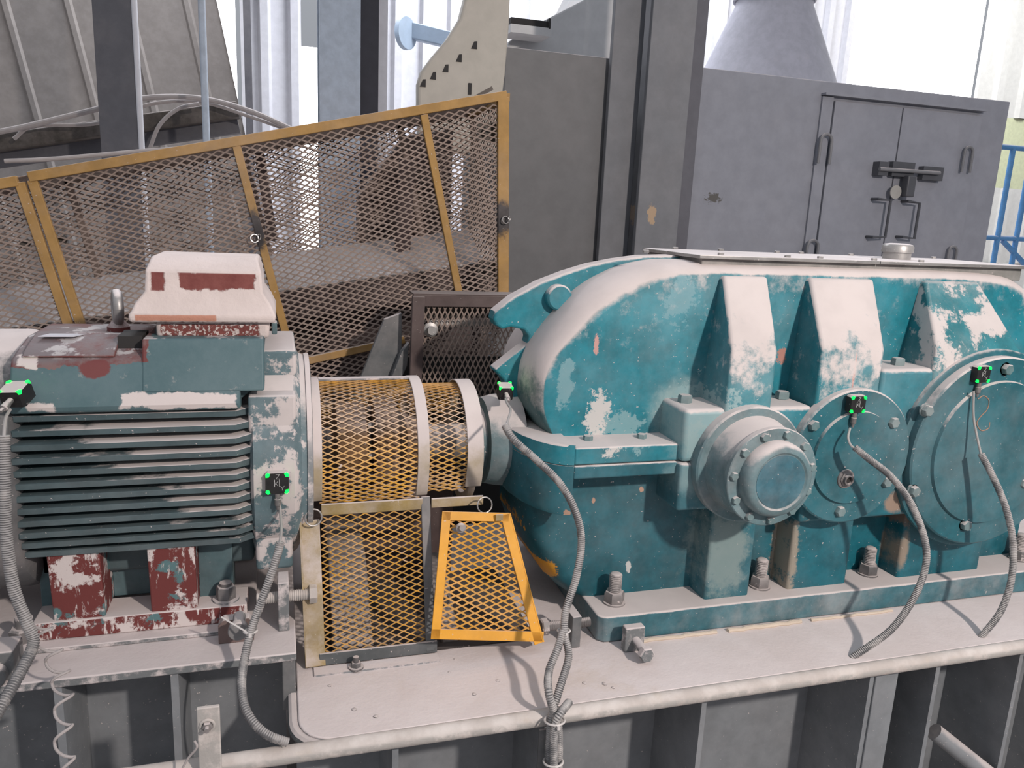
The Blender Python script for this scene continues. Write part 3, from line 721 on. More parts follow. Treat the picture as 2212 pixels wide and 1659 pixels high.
# motor plate
MB().box(-1.0, .022, 1.457, 2.2, .072, .090).build('motor_plate', M_mplate, bed, bevel=.003)
MB().box(-.9, -.06, 1.555, 2.05, .0905, .100).build('packing_plate', M_mplate, bed, bevel=.002)
# front web plates and stiffeners
MB().box(.02, 2.6, 1.50, 1.512, -.62, -.02).build('web', M_web, bed)
MB().box(-1.0, .0, 1.63, 1.642, -.62, .072).build('web', M_web, bed)
MB().box(-1.0, 0, 1.32, 1.64, -.30, -.29).build('lower_shelf', M_web, bed)
for x in (.868, 1.308, 1.50, .200, .508, 1.76, 2.05):
    MB().box(x-.006, x+.006, 1.305, 1.50, -.62, -.02).build('stiffener', M_web, bed)
MB().box(1.315, 1.378, 1.30, 1.312, -.62, -.022).build('stiffener_flange', M_web, bed, bevel=.002)
for x in (-.205, -.405, -.62):
    MB().box(x-.007, x+.007, 1.462, 1.63, -.62, .072).build('stiffener', M_web, bed)
# diagonal brace pipe
a = PY(2018, 1580, 1.36); MB().cyl(a, a + Vector((.22, -.10, -.17)), .022, 20).build('brace_pipe', M_web, bed)
# second row behind: rear part of bed
MB().box(.02, 2.6, 2.23, 2.25, -.62, -.02).build('web', M_web, bed)
# weld and sealant beads along gearbox foot
bd = MB(); 
for x0, x1, r in ((.79, 1.0, .005), (1.03, 1.24, .006), (1.27, 1.52, .004)):
    pts = [Vector((x0 + (x1-x0)*k/20, 1.488 - .004*random.random(), .002 + .001*random.random())) for k in range(21)]
    bd.tube(pts, r, 8)
bd.build('sealant_bead', flat('cream_sealant', (.62, .52, .42), .8), bed)

# flat bar with bolt in front of pipe, lower left
t = thing('flat_bar_bracket', tuple(PY(455, 1659, 1.26)), 'dusty upright flat bar with a bolt in front of the edge pipe', 'bracket')
a = PY(424, 1532, 1.255); b = PY(474, 1530, 1.255)
MB().box(a.x, b.x, 1.255, 1.263, -.62, a.z).build('bar', M_pipe, t, bevel=.002)
c = PY(448, 1567, 1.255); MB().hexa(c, (0, -1, 0), .009, .008).cyl(c, c + Vector((0, -.016, 0)), .0045, 12).build('bolt', M_steel, t)
MB().torus(c + Vector((0, -.001, 0)), (0, -1, 0), .011, .0025).build('washer', M_pipe, t)

# pebbles
for px, py in ((983, 1424), (970, 1452), (712, 1482), (1024, 1500), (1306, 1478), (1263, 1476), (1075, 1471), (812, 1548), (765, 1533), (1325, 1486)):
    p = PZ(px, py, .0); r = random.uniform(.0022, .0042)
    o = MB().lathe(p - Vector((0, 0, .001)), (0, 0, 1), [(0, r*1.2), (r*.6, r*1.3), (r, r*.6)], 7).build('pebble', M_steel, jitter=r*.2)
    tag(o, 'tiny grey stone chip lying on the dusty bed plate', 'stone', 'stone chips scattered on the bed plate')

# =================================================================== GEARBOX
gb = thing('gearbox', (1.4, 1.78, 0), 'large teal cast-iron gearbox streaked with pale rock dust on the bed', 'gearbox')
ZS = .431
A = [(.600,.455),(.556,.52),(.549,.582),(.562,.648),(.61,.722),(.672,.790),(.735,.832),(.82,.864),(.95,.877),(1.35,.879),(1.79,.876),(1.95,.845),(2.07,.75),(2.10,.62),(2.11,.455)]
B = [(.606,.455),(.580,.52),(.574,.59),(.596,.645),(.645,.706),(.72,.768),(.80,.813),(.878,.840),(.98,.849),(1.35,.851),(1.75,.849),(1.87,.82),(1.925,.72),(1.945,.60),(1.95,.455)]
sA = spline([Vector((x, 0, z)) for x, z in A], 5); sB = spline([Vector((x, 0, z)) for x, z in B], 5)
def sect(t, Y): return [Vector((p.x*(1-t)+q.x*t, Y, p.z*(1-t)+q.z*t)) for p, q in zip(sB, sA)]
steps = [(0, 1.615)] + [(sin(pi/2*k/6), 1.615 + .085*(1-cos(pi/2*k/6))) for k in range(1, 7)]
rings = [sect(t, Y) for t, Y in steps] + [sect(t, 3.56 - Y) for t, Y in reversed(steps)]
up = MB().loft(rings)
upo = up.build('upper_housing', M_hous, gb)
# flange (upper half) and bearing blocks, one casting pieces above the split line
pl = [(.617, 1.52), (.90, 1.52), (.90, 2.04), (.617, 2.04)]
MB().prism(pl, 'z', ZS+.0012, .4715).build('split_flange', M_teal, gb, bevel=.004)
MB().prism(pl, 'z', .399, ZS-.0012).build('split_flange', M_teal_low, gb, bevel=.004)
boss = [(.617, 1.521), (.598, 1.524), (.572, 1.542), (.548, 1.575), (.527, 1.625), (.513, 1.69), (.508, 1.78), (.513, 1.87), (.527, 1.935), (.548, 1.985), (.572, 2.018), (.617, 2.039)]
bb = lambda s_: [(.617 + (x-.617)*s_, 1.78 + (y-1.78)*(1-.25*(1-s_))) for x, y in boss]
def zring(poly, z): return [Vector((x, y, z)) for x, y in poly]
MB().loft([zring(boss, ZS+.0012), zring(boss, .474), zring([(x+.006 if x < .61 else x, y) for x, y in boss], .478)]).build('input_boss', M_teal, gb)
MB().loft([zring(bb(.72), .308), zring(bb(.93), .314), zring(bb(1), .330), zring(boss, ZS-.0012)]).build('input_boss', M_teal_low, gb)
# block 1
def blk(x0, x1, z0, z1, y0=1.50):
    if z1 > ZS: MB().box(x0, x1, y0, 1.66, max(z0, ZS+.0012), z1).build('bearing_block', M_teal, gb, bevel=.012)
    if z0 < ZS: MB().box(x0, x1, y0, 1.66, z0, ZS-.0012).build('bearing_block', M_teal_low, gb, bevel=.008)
blk(.868, 1.205, .315, .556)
blk(1.206, 1.386, .262, .556, 1.5005)
blk(1.387, 2.10, .262, .642, 1.50)
# dust-laden shelves on blocks are the block tops themselves
# upper ribs with sloped faces
def rib(x0, x1, X0, X1, zc, zb_, mat, yf=1.497):
    prof = [(1.68, .842, 1), (1.60, .849, 1), (yf, zc, 0), (yf, zb_, 0), (1.68, zb_, 0)]
    t0 = [Vector((X0 if k else x0, y, z)) for y, z, k in prof]; t1 = [Vector((X1 if k else x1, y, z)) for y, z, k in prof]
    MB().loft([t0, t1]).build('rib', mat, gb, bevel=.008)
M_ribtop = paint('teal_enamel_ribs', (0.018, 0.19, 0.235), var=.18, up=.95, patch=.10, pscale=18, film=.22, rough=.45, upr=(0.08, 0.32), chips=teal_chips)
M_ribsmear = paint('teal_rib_smeared_dust', (0.03, 0.19, 0.225), var=.2, up=.55, patch=.62, pscale=11, film=.35, rough=.45, upr=(0.3, 0.9), bumps=.35)
rib(.965, 1.086, .990, 1.108, .690, .50, M_ribtop); rib(1.205, 1.382, 1.226, 1.412, .690, .50, M_ribtop); rib(1.535, 1.80, 1.570, 1.742, .690, .60, M_ribsmear)
# centre web plate with lifting hook and round boss
web = [(.490,.600),(.570,.663),(.574,.680),(.560,.697),(.527,.704),(.505,.698),(.490,.708),(.483,.722),(.487,.740),(.53,.775),(.596,.811),(.66,.836),(.723,.856),(.79,.870),(.855,.880),(.968,.886),(1.02,.84),(.8,.7),(.68,.56),(.62,.48),(.56,.49),(.515,.575)]
MB().prism(web, 'y', 1.752, 1.806).build('lifting_web', M_teal, gb, bevel=.006)
c = PY(1208, 643, 1.735); MB().lathe((c.x, 1.76, c.z), (0, -1, 0), [(0, .031), (.028, .031), (.033, .027)], 32).build('round_boss', M_teal, gb)
# lower housing
lo = [(.585,.398),(.568,.345),(.556,.30),(.558,.225),(.580,.165),(.614,.108),(.655,.068),(.70,.05),(2.05,.05),(2.05,.398)]
slo = lo
def lsec(ins, Y):
    cx = 1.3
    return [Vector((x + (ins if x < 1 else 0), Y, z)) for x, z in slo]
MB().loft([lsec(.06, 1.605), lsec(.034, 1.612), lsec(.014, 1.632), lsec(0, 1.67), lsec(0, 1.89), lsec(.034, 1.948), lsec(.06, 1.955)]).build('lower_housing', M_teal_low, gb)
for x0, x1, yf, z1 in ((.985, 1.110, 1.532, .33), (1.225, 1.405, 1.538, .275), (1.568, 1.845, 1.538, .275)):
    MB().box(x0, x1, yf, 1.65, .06, z1).build('lower_rib', M_teal_low, gb, bevel=.007)
MB().prism([(.697, 1.515), (.712, 1.50), (2.3, 1.50), (2.3, 2.06), (.697, 2.06)], 'z', .001, .065).build('foot_flange', M_foot_t if 'M_foot_t' in globals() else paint('teal_foot', (0.045, 0.14, 0.17), var=.25, up=.97, patch=.22, pscale=20, film=.35, rough=.5, upr=(.3, .6), filmscale=5), gb, bevel=.005)
M_seat = paint('dusty_grey_seat', (.20, .20, .19), var=.2, up=.9, patch=.2, pscale=14, film=.5, rough=.8)
# inspection cover on top
MB().box(.955, 1.93, 1.645, 1.93, .852, .884).build('cover_seat', M_seat, gb, bevel=.002)
MB().box(.940, 1.450, 1.63, 1.935, .8845, .893).build('inspection_cover', M_stainless, gb, bevel=.0015)
MB().box(1.452, 1.94, 1.63, 1.935, .8845, .893).build('inspection_cover', M_stainless, gb, bevel=.0015)
for px, py in ((1520, 560), (1677, 563), (1814, 566), (1865, 566), (1987, 570), (2110, 575)):
    p = PZ(px, py, .895); MB().hexa((p.x, 1.655, .893), (0, 0, 1), .0075, .006).build('cover_bolt', M_stainless, gb)
for x in (1.03, 1.17, 1.35, 1.43, 1.6, 1.75, 1.9): MB().hexa((x, 1.92, .893), (0, 0, 1), .0075, .006).build('cover_bolt', M_stainless, gb)
p = PY(1937, 552, 1.78)
br_c = MB().lathe((p.x, 1.78, .893), (0, 0, 1), [(0, .036), (.018, .036), (.019, .041), (.034, .041), (.040, .037), (.043, .02), (.0432, .001)], 36).build('breather_cap', M_stainless, gb)
# bearing 1 cap stack
ax = Vector((1.033, 1.50, .427))
MB().lathe(ax + Vector((0, .01, 0)), (0, -1, 0), [(0, .139), (.032, .139), (.036, .135), (.036, .118), (.05, .114), (.10, .110), (.104, .108)], 56).build('bearing_housing', M_cap, gb)
cap = MB().lathe(Vector((1.033, 1.405, .427)), (0, -1, 0), [(0, .106), (.001, .113), (.013, .113), (.015, .111), (.015, .086), (.030, .085), (.042, .080), (.046, .074), (.047, .066), (.044, .062), (.0435, .001)], 56, caps=True).build('end_cap', M_cap, gb)
MB().lathe(Vector((1.033, 1.363, .427)), (0, -1, 0), [(0, .0605), (.0028, .0605), (.0030, .001)], 48).build('cap_plate', M_capplate, cap)
for k in range(11):
    a = 2*pi*k/11 + .2
    c = Vector((1.033 + .0995*cos(a), 1.391, .427 + .0995*sin(a)))
    MB().hexa(c, (0, -1, 0), .0098, .009, ph=a).build('cap_bolt', M_boltteal, cap)
# cover 2 and 3
c2 = Vector((1.315, 1.503, .4325))
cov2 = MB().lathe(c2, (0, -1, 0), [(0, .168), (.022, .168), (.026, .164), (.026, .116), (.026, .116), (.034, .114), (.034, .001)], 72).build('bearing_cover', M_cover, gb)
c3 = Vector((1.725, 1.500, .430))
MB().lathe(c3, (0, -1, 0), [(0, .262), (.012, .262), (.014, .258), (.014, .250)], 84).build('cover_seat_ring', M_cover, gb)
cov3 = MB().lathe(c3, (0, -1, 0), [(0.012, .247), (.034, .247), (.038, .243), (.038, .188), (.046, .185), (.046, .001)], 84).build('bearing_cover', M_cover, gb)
for px, py in ((1755, 918), (1928, 912), (1812, 1103), (1912, 1040)):
    p = PY(px, py, 1.478); MB().lathe(p + Vector((0, .004, 0)), (0, -1, 0), [(0, .0155), (.004, .0155)], 20).hexa(p, (0, -1, 0), .0135, .012, ph=random.random()).build('cover_bolt', M_boltteal, cov2)
for px, py in ((2000, 886), (1972, 1060), (2083, 1133), (2172, 797), (2208, 1042), (2199, 905)):
    if px == 2199: continue
    p = PY(px, py, 1.462); MB().lathe(p + Vector((0, .004, 0)), (0, -1, 0), [(0, .0165), (.004, .0165)], 20).hexa(p, (0, -1, 0), .0145, .013, ph=random.random()).build('cover_bolt', M_boltteal, cov3)
# open plug in cover 2
p = PY(1826, 1034, 1.469)
MB().lathe(p, (0, -1, 0), [(0, .024), (.003, .023), (.004, .019)], 24).hexa(p, (0, -1, 0), .0185, .008).build('plug_nut', M_steel, cov2)
MB().lathe(p + Vector((0, -.007, 0)), (0, -1, 0), [(0, .0125), (.008, .0125), (.008, .009), (.0, .009)], 24).build('plug_collar', M_steel, cov2)
MB().cyl(p + Vector((0, -.002, 0)), p + Vector((0, -.009, 0)), .0092, 20).build('plug_dark_disc', M_dark, cov2)  # dark disc painted for the shade inside the open plug
# flange bolts
for px, py in ((1270, 948), (1386, 944)):
    p = PZ(px, py, .474); MB().hexa((p.x, p.y, .471), (0, 0, 1), .0115, .011).build('flange_bolt', M_boltteal, gb)
    MB().cyl((p.x, p.y, .399), (p.x, p.y, .382), .008, 14).build('bolt_tail', M_pipe, gb)
p = PZ(1118, 886, .48); MB().hexa((p.x+.005, p.y, .476), (0, 0, 1), .016, .015).build('flange_bolt', M_boltteal, gb)
for px, py, z in ((1480, 858, .556), (1690, 850, .557), (1940, 778, .642)):
    p = PZ(px, py, z + .012); y_ = min(max(p.y, 1.53), 1.59); MB().hexa((PY(px, py, y_).x, y_, z), (0, 0, 1), .0165, .018).build('block_bolt', M_boltteal, gb)
# chalk figure on cover 3
pts = [PY(x, y, 1.4535) for x, y in [(2112, 862), (2125, 855), (2136, 865), (2132, 885), (2118, 900), (2110, 915), (2120, 930), (2135, 925), (2138, 912)]]
MB().tube(spline(pts, 6), .0012, 6).build('chalk_mark', M_chalk, cov3)
# input neck
MB().lathe((.555, 1.78, .42), (-1, 0, 0), [(0, .118), (.055, .112), (.085, .105), (.088, .085), (.11, .083)], 40).build('input_neck', M_cap, gb)

# anchor bolts of the gearbox
def anchor(x, y, z, label, h=.075, r=.0155):
    t = thing('anchor_bolt', (x, y, z), label, 'bolt', None)
    MB().cyl((x, y, z), (x, y, z+.004), r*1.75, 28).build('washer', M_steel, t)
    MB().lathe((x, y, z+.004), (0, 0, 1), [(0, r*1.55), (.003, r*1.62), (.022, r*1.62), (.026, r*1.42)], 6, ph=.4).build('nut', M_steel, t)
    pr_ = []; k = 0; zz = .026
    while zz < h: pr_.append((zz, r if k % 2 else r*.88)); zz += .0022; k += 1
    pr_ += [(h, r*.85), (h+.002, r*.6)]
    MB().lathe((x, y, z), (0, 0, 1), pr_, 20).build('thread', M_steel, t)
p = PZ(1325, 1300, .065); anchor(p.x, 1.565, .065, 'foundation stud and nut at the left end of the gearbox foot')
p = PZ(1647, 1272, .065); anchor(p.x, 1.568, .065, 'foundation stud and nut between the first two lower ribs')
p = PZ(1878, 1242, .065); anchor(p.x, 1.575, .065, 'foundation stud and nut between the second and third lower ribs')
p = PZ(2195, 1205, .065); anchor(p.x, 1.57, .065, 'foundation stud and nut at the right edge of the picture')

# jacking bolts
def thread(p, d, L, r, mb=None):
    pr_ = []; k = 0; zz = 0
    while zz < L: pr_.append((zz, r if k % 2 else r*.86)); zz += .0022; k += 1
    return (mb or MB()).lathe(p, d, pr_, 18)
t = thing('jacking_screw', (.62, 1.50, 0), 'grey upright lug with a horizontal screw pushing on the left end of the gearbox foot', 'jacking screw')
a = PY(1262, 1374, 1.52)
MB().box(.628, .650, 1.495, 1.555, .0, .078).build('lug', M_frame_dark, t, bevel=.002)
thread((.575, 1.53, .042), (1, 0, 0), .112, .0115).build('screw', M_steel, t)
MB().hexa((.580, 1.53, .042), (-1, 0, 0), .0195, .016).build('head', M_steel, t)
t = thing('jacking_screw', (.80, 1.46, 0), 'short lug before the gearbox foot with a screw pointing at the viewer', 'jacking screw')
p = PZ(1372, 1400, .0)
MB().box(.742, .790, 1.452, 1.474, .0, .06).build('lug', M_mplate, t, bevel=.003)
MB().cyl((.768, 1.452, .028), (.768, 1.405, .026), .0105, 16).build('screw', M_mplate, t)
MB().hexa((.768, 1.405, .026), (0, -1, 0), .0185, .015).build('head', M_mplate, t)
t = thing('jacking_screw', (.0, 1.56, .09), 'upright lug with threaded rod and nut between motor foot and yellow guard', 'jacking screw')
MB().box(-.012, .010, 1.545, 1.60, .09, .20).build('lug', M_mplate, t, bevel=.002)
thread((-.055, 1.57, .157), (1, 0, 0), .115, .0125).build('screw', M_pipe, t)
MB().hexa((.052, 1.57, .157), (1, 0, 0), .020, .016).build('nut', M_pipe, t)
t = thing('jacking_screw', (-.1, 1.53, .09), 'brown lug with round-headed screw and white tie before the right motor foot', 'jacking screw')
MB().prism([(-.128, .09), (-.060, .09), (-.060, .132), (-.070, .142), (-.118, .142), (-.128, .130)], 'y', 1.520, 1.545).build('lug', paint('brown_lug', (.16, .115, .105), var=.2, up=.95, rough=.8), t, bevel=.002)
c = PY(515, 1362, 1.47)
MB().cyl((c.x, 1.52, c.z+.004), (c.x, 1.475, c.z), .012, 16).build('screw', M_frame_dark, t)
MB().lathe((c.x, 1.478, c.z), (0, -1, 0), [(0, .018), (.001, .0195), (.012, .0195), (.014, .018)], 28).build('head', M_frame_dark, t)
t = thing('jacking_screw', (-.5, 1.5, .09), 'grey square lug and round-headed screw at the far left edge', 'jacking screw')
MB().box(-.60, -.474, 1.47, 1.53, .09, .148).build('lug', M_frame_dark, t, bevel=.004)
MB().lathe((-.505, 1.472, .108), (0, -1, 0), [(0, .022), (.018, .022), (.020, .02)], 28).build('head', M_frame_dark, t)

# =================================================================== MOTOR
mo = thing('electric_motor', (-.25, 1.79, .10), 'blue-grey finned electric motor with peeling red primer and caked dust', 'motor')
AY, AZ = 1.79, .42
MB().lathe((-.50, AY, AZ), (1, 0, 0), [(0, .205), (.44, .205), (.47, .215)], 56).build('body', M_motor, mo)
# fins on the front side, and the same on the back
R = .243
for k in range(12):
    z = .5555 - k*.0243
    dz = z - AZ
    yf = AY - min(R, sqrt(max(R*R - dz*dz, 0)) + .012)
    for sgn in (1, -1):
        Y0 = yf if sgn == 1 else 2*AY - yf
        Yb = AY - sgn*.17
        ring = lambda x, y_, h: [Vector((x, y_, z-h)), Vector((x, y_, z+h))]
        pts = [(-.475, Yb), (-.475, Y0+.004*sgn), (-.470, Y0), (-.085, Y0), (-.050, Y0+.030*sgn), (-.035, Yb)]
        top = [Vector((x, y, z + (.0058 if abs(y-Y0) < .01 else .0075))) for x, y in pts]
        bot = [Vector((x, y, z - (.0058 if abs(y-Y0) < .01 else .0075))) for x, y in pts]
        MB().loft([bot, top]).build('fin', M_fin, mo, bevel=.001)
# upper shell panel
prof = [(1.565, .568), (1.562, .580), (1.590, .650), (1.602, .664), (1.640, .676), (1.71, .690), (1.87, .690), (1.94, .676), (1.99, .650), (2.018, .580), (2.01, .568), (1.9, .55), (1.68, .55)]
MB().prism(prof, 'x', -.472, -.075).build('top_shell', M_shell, mo, bevel=.005)
MB().prism([(1.600, .668), (1.615, .676), (1.64, .684), (1.70, .698), (1.70, .67), (1.62, .655)], 'x', -.455, -.300).build('raised_strip', M_shell, mo, bevel=.003)
tagp = MB().prism([(PY(x, y, 1.68).x, PY(x, y, 1.68).y*0 + yy) for x, y, yy in ((88, 722, 1.66), (165, 722, 1.66), (185, 712, 1.70), (105, 712, 1.70))], 'z', .695, .6965).build('paper_label', flat('pale_paper', (.55, .54, .58), .7), mo)
# bottom ledge below fins
MB().box(-.475, -.06, 1.66, 1.92, .20, .285).build('lower_shell', M_fin, mo, bevel=.01)
# end bell with lugs
MB().lathe((-.060, AY, AZ), (1, 0, 0), [(0, .228), (.006, .238), (.085, .238), (.092, .232), (.100, .215), (.112, .21)], 64).build('end_bell', M_endbell, mo)
MB().box(-.040, .033, 1.655, 1.92, .60, .668).build('end_lug', M_endbell, mo, bevel=.006)
MB().box(-.062, .030, 1.578, 1.66, .515, .590).build('end_lug', M_endbell, mo, bevel=.006)
MB().box(-.030, .028, 1.571, 1.60, .36, .515).build('end_lug', M_endbell, mo, bevel=.004)
MB().box(-.055, .020, 1.60, 1.70, .205, .30).build('end_lug', M_endbell, mo, bevel=.008)
MB().prism([(-.10, .56), (-.05, .60), (-.05, .655), (-.095, .655)], 'y', 1.60, 1.66).build('gusset', M_motor, mo, bevel=.004)
MB().lathe((.048, AY, AZ), (1, 0, 0), [(0, .20), (.004, .214), (.014, .214), (.016, .2)], 64).build('seal_ring', M_bed, mo)
# terminal box
MB().prism([(1.5695, .602), (1.5885, .650), (1.610, .700), (1.90, .700), (1.90, .602)], 'x', -.252, -.030).build('box_neck', M_shell, mo, bevel=.004)
MB().box(-.30, -.256, 1.64, 1.72, .676, .700).build('gap_shade_block', M_dark, mo)  # solid dark block painted in for the shaded gap beside the neck
def quadring(x0, x1, y0, y1, z): return [Vector((x0, y0, z)), Vector((x1, y0, z)), Vector((x1, y1, z)), Vector((x0, y1, z))]
MB().loft([quadring(-.232, -.020, 1.648, 1.88, .694), quadring(-.232, -.018, 1.644, 1.884, .728)]).build('terminal_box_base', M_tbox, mo, bevel=.008)
tb = MB().loft([quadring(-.276, -.008, 1.630, 1.90, .728), quadring(-.278, -.006, 1.628, 1.902, .742), quadring(-.272, -.010, 1.634, 1.90, .750), quadring(-.266, -.016, 1.640, 1.895, .764),
    quadring(-.250, -.030, 1.652, 1.885, .786), quadring(-.247, -.033, 1.656, 1.882, .826), quadring(-.240, -.040, 1.700, 1.860, .852)]).build('terminal_box_lid', M_tbox, mo, bevel=.005)
MB().box(-.015, -.004, 1.66, 1.70, .70, .725).build('cable_gland', M_motor, mo, bevel=.003)
# lifting eye, seen edge-on
MB().torus((-.322, 1.78, .738), (1, .25, 0), .028, .0105, 32, 12).build('lifting_eye', M_stainless, mo)
MB().lathe((-.322, 1.78, .68), (0, 0, 1), [(0, .022), (.018, .022), (.03, .012)], 20).build('eye_base', M_motor, mo)
# feet
MB().box(-.475, -.075, 1.585, 1.67, .1005, .138).build('foot', M_foot, mo, bevel=.003)
MB().box(-.475, -.075, 1.91, 1.99, .1005, .138).build('foot', M_foot, mo, bevel=.003)
def fr(x0, x1, ya, yb, z0=.136, z1=.285):
    MB().loft([[Vector((x0, ya, z0)), Vector((x1, ya, z0)), Vector((x1, 1.72, z0)), Vector((x0, 1.72, z0))], [Vector((x0, yb, z1)), Vector((x1, yb, z1)), Vector((x1, 1.72, z1)), Vector((x0, 1.72, z1))]]).build('foot_rib', M_foot, mo, bevel=.003)
fr(-.437, -.345, 1.592, 1.578); fr(-.260, -.172, 1.592, 1.578)
MB().box(-.172, -.104, 1.640, 1.72, .136, .28).build('foot_web', M_motor, mo, bevel=.002)
MB().box(-.345, -.260, 1.680, 1.72, .136, .28).build('foot_web', M_motor, mo, bevel=.002)
MB().box(-.475, -.452, 1.66, 1.72, .136, .25).build('foot_web', M_motor, mo, bevel=.002)
# fan cowl at far left
MB().lathe((-.475, AY, AZ), (-1, 0, 0), [(-.01, .236), (0, .262), (.02, .268), (.25, .266), (.30, .24), (.31, .1), (.311, .001)], 56).build('fan_cowl', paint('cowl_grey', (.10, .105, .11), var=.2, up=.95, patch=.2, film=.3, rough=.6, upr=(.6, .9)), mo)
MB().cyl((.05, AY, AZ), (.13, AY, AZ), .04, 28).build('shaft', M_steel, mo)
# motor hold-down nut
t = thing('hold_down_nut', (-.105, 1.62, .138), 'dusty worn hold-down nut on the right motor foot', 'nut')
MB().lathe((-.118, 1.618, .138), (0, 0, 1), [(0, .027), (.004, .027)], 28).build('washer', M_mplate, t)
MB().lathe((-.118, 1.618, .142), (0, 0, 1), [(0, .0205), (.024, .021), (.028, .018)], 6, ph=.3).build('nut', M_steel, t, bevel=.001)
MB().cyl((-.118, 1.618, .165), (-.118, 1.618, .177), .0125, 18).build('stud_end', M_steel, t)
# left foot nut, part hidden by conduit
t = thing('hold_down_nut', (-.49, 1.60, .10), 'hold-down nut at the left edge half hidden by the grey conduit', 'nut')
MB().lathe((-.495, 1.60, .100), (0, 0, 1), [(0, .024), (.024, .024), (.028, .02)], 6).build('nut', M_steel, t)
MB().cyl((-.495, 1.60, .12), (-.495, 1.60, .15), .012, 18).build('stud_end', M_steel, t)

# =================================================================== COUPLING AND GUARD
cp = thing('shaft_coupling', (.25, 1.78, .30), 'ochre and dusty shaft coupling half hidden inside the mesh guard', 'coupling')
MB().lathe((.11, 1.78, .42), (1, 0, 0), [(0, .05), (.01, .10), (.075, .10), (.08, .09), (.082, .07)], 40).build('coupling_half', M_coupl, cp)
MB().lathe((.20, 1.78, .42), (1, 0, 0), [(0, .07), (.004, .112), (.055, .112), (.06, .08), (.11, .06)], 40).build('coupling_half', M_coupl, cp)
MB().cyl((.10, 1.78, .42), (.47, 1.78, .42), .042, 28).build('shaft', M_steel, cp)
for k in range(8):
    a = 2*pi*k/8; MB().hexa((.18, 1.78+.082*cos(a), .42+.082*sin(a)), (1, 0, 0), .012, .022).build('coupling_bolt', M_steel, cp)
M_floorshade = paint('guard_floor_shade', (.035, .03, .028), var=.3, up=.12, patch=.12, pscale=9, film=.1, rough=.7)  # dark colour standing for shade on the guard's floor
gd = thing('coupling_guard', (.2, 1.7, .0), 'half-barrel expanded-metal coupling guard with dusty pale bands over faded yellow mesh', 'guard')
GY, GZ = 1.78, .42
def barrel(R):
    return lambda u, v, n=0.0: Vector((u, GY - (R+n)*sin(v/R), GZ + (R+n)*cos(v/R)))
def band(x0, x1, R, a0, a1, name, mat, th=.004):
    N = 40; rings = []
    for k in range(N+1):
        a = radians(a0 + (a1-a0)*k/N); s_, c_ = sin(a), cos(a)
        rings.append([Vector((x0, GY - R*s_, GZ + R*c_)), Vector((x1, GY - R*s_, GZ + R*c_)), Vector((x1, GY - (R+th)*s_, GZ + (R+th)*c_)), Vector((x0, GY - (R+th)*s_, GZ + (R+th)*c_))])
    return MB().loft(rings).build(name, mat, gd, bevel=.0015)
R1, R2 = .156, .141
f1, f2 = barrel(R1), barrel(R2)
A0, A1 = radians(-95), radians(126)
expanded([(.075, A0*R1), (.300, A0*R1), (.300, A1*R1), (.075, A1*R1)], f1, cw=.0315, ch=.0135, wd=.0029, th=.0018, wob=.0006).build('barrel_mesh', M_ymesh, gd)
expanded([(.312, A0*R2), (.408, A0*R2), (.408, A1*R2), (.312, A1*R2)], f2, cw=.0315, ch=.0135, wd=.0029, th=.0018, wob=.0006).build('barrel_mesh', M_ymesh, gd)
band(.057, .083, R1+.001, -95, 121, 'band', M_yband := paint('band_dust_over_yellow', (.33, .27, .17), var=.15, up=1.0, patch=.35, pscale=8, film=.85, rough=.85, upr=(-.25, .3), filmscale=3))
band(.288, .314, R1+.001, -95, 121, 'band', M_yband)
band(.402, .440, R2+.006, -95, 118, 'band', M_yband)
band(.415, .43, .125, -95, 200, 'inner_ring', M_yband, .02)
MB().bar((.083, GY, GZ+R1+.003), (.29, GY, GZ+R1+.003), .02, .004).build('top_strip', M_bed, gd)
def slant(x, z): # lower panel plane
    t = (z - 0)/.325; return Vector((x, 1.535 + (1.622-1.535)*t, z))
MB().bar(slant(.08, .325), slant(.30, .325), .006, .026, up=(0, 0, 1)).build('joint_bar', M_yold, gd, bevel=.0015)
MB().bar(slant(.32, .325), slant(.44, .325), .006, .022, up=(0, 0, 1)).build('joint_bar', M_yold, gd, bevel=.0015)
MB().bar(slant(.055, .305), slant(.062, .005), .006, .042, up=(1, 0, 0)).build('post', M_yold, gd, bevel=.0015)
MB().bar(slant(.036, .305), slant(.043, .005)+Vector((0, .02, 0)), .04, .004, up=(1, 0, 0)).build('post_side', M_yold, gd)
MB().bar(slant(.307, .34), slant(.310, .01), .006, .020, up=(1, 0, 0)).build('post', M_frame_dark, gd, bevel=.0015)
MB().bar(slant(.07, .018), slant(.325, .018), .006, .028, up=(0, 0, 1)).build('bottom_bar', M_frame_dark, gd, bevel=.0015)
def lowp(u, v, n=0.0): return slant(u, v) + Vector((0, -n + .004, 0))
expanded([(.08, .03), (.305, .03), (.305, .315), (.08, .315)], lowp, cw=.0315, ch=.0138, wd=.0030, th=.0018).build('front_mesh', M_ymesh, gd)
MB().box(.058, .325, 1.505, 1.535, .0, .004).build('base_angle', M_bed, gd)
c = Vector((.145, 1.515, .004)); MB().cyl(c, c + Vector((0, 0, .004)), .016, 24).hexa(c + Vector((0, 0, .004)), (0, 0, 1), .011, .010).cyl(c, c + Vector((0, 0, .026)), .006, 14).build('base_bolt', M_steel, gd)
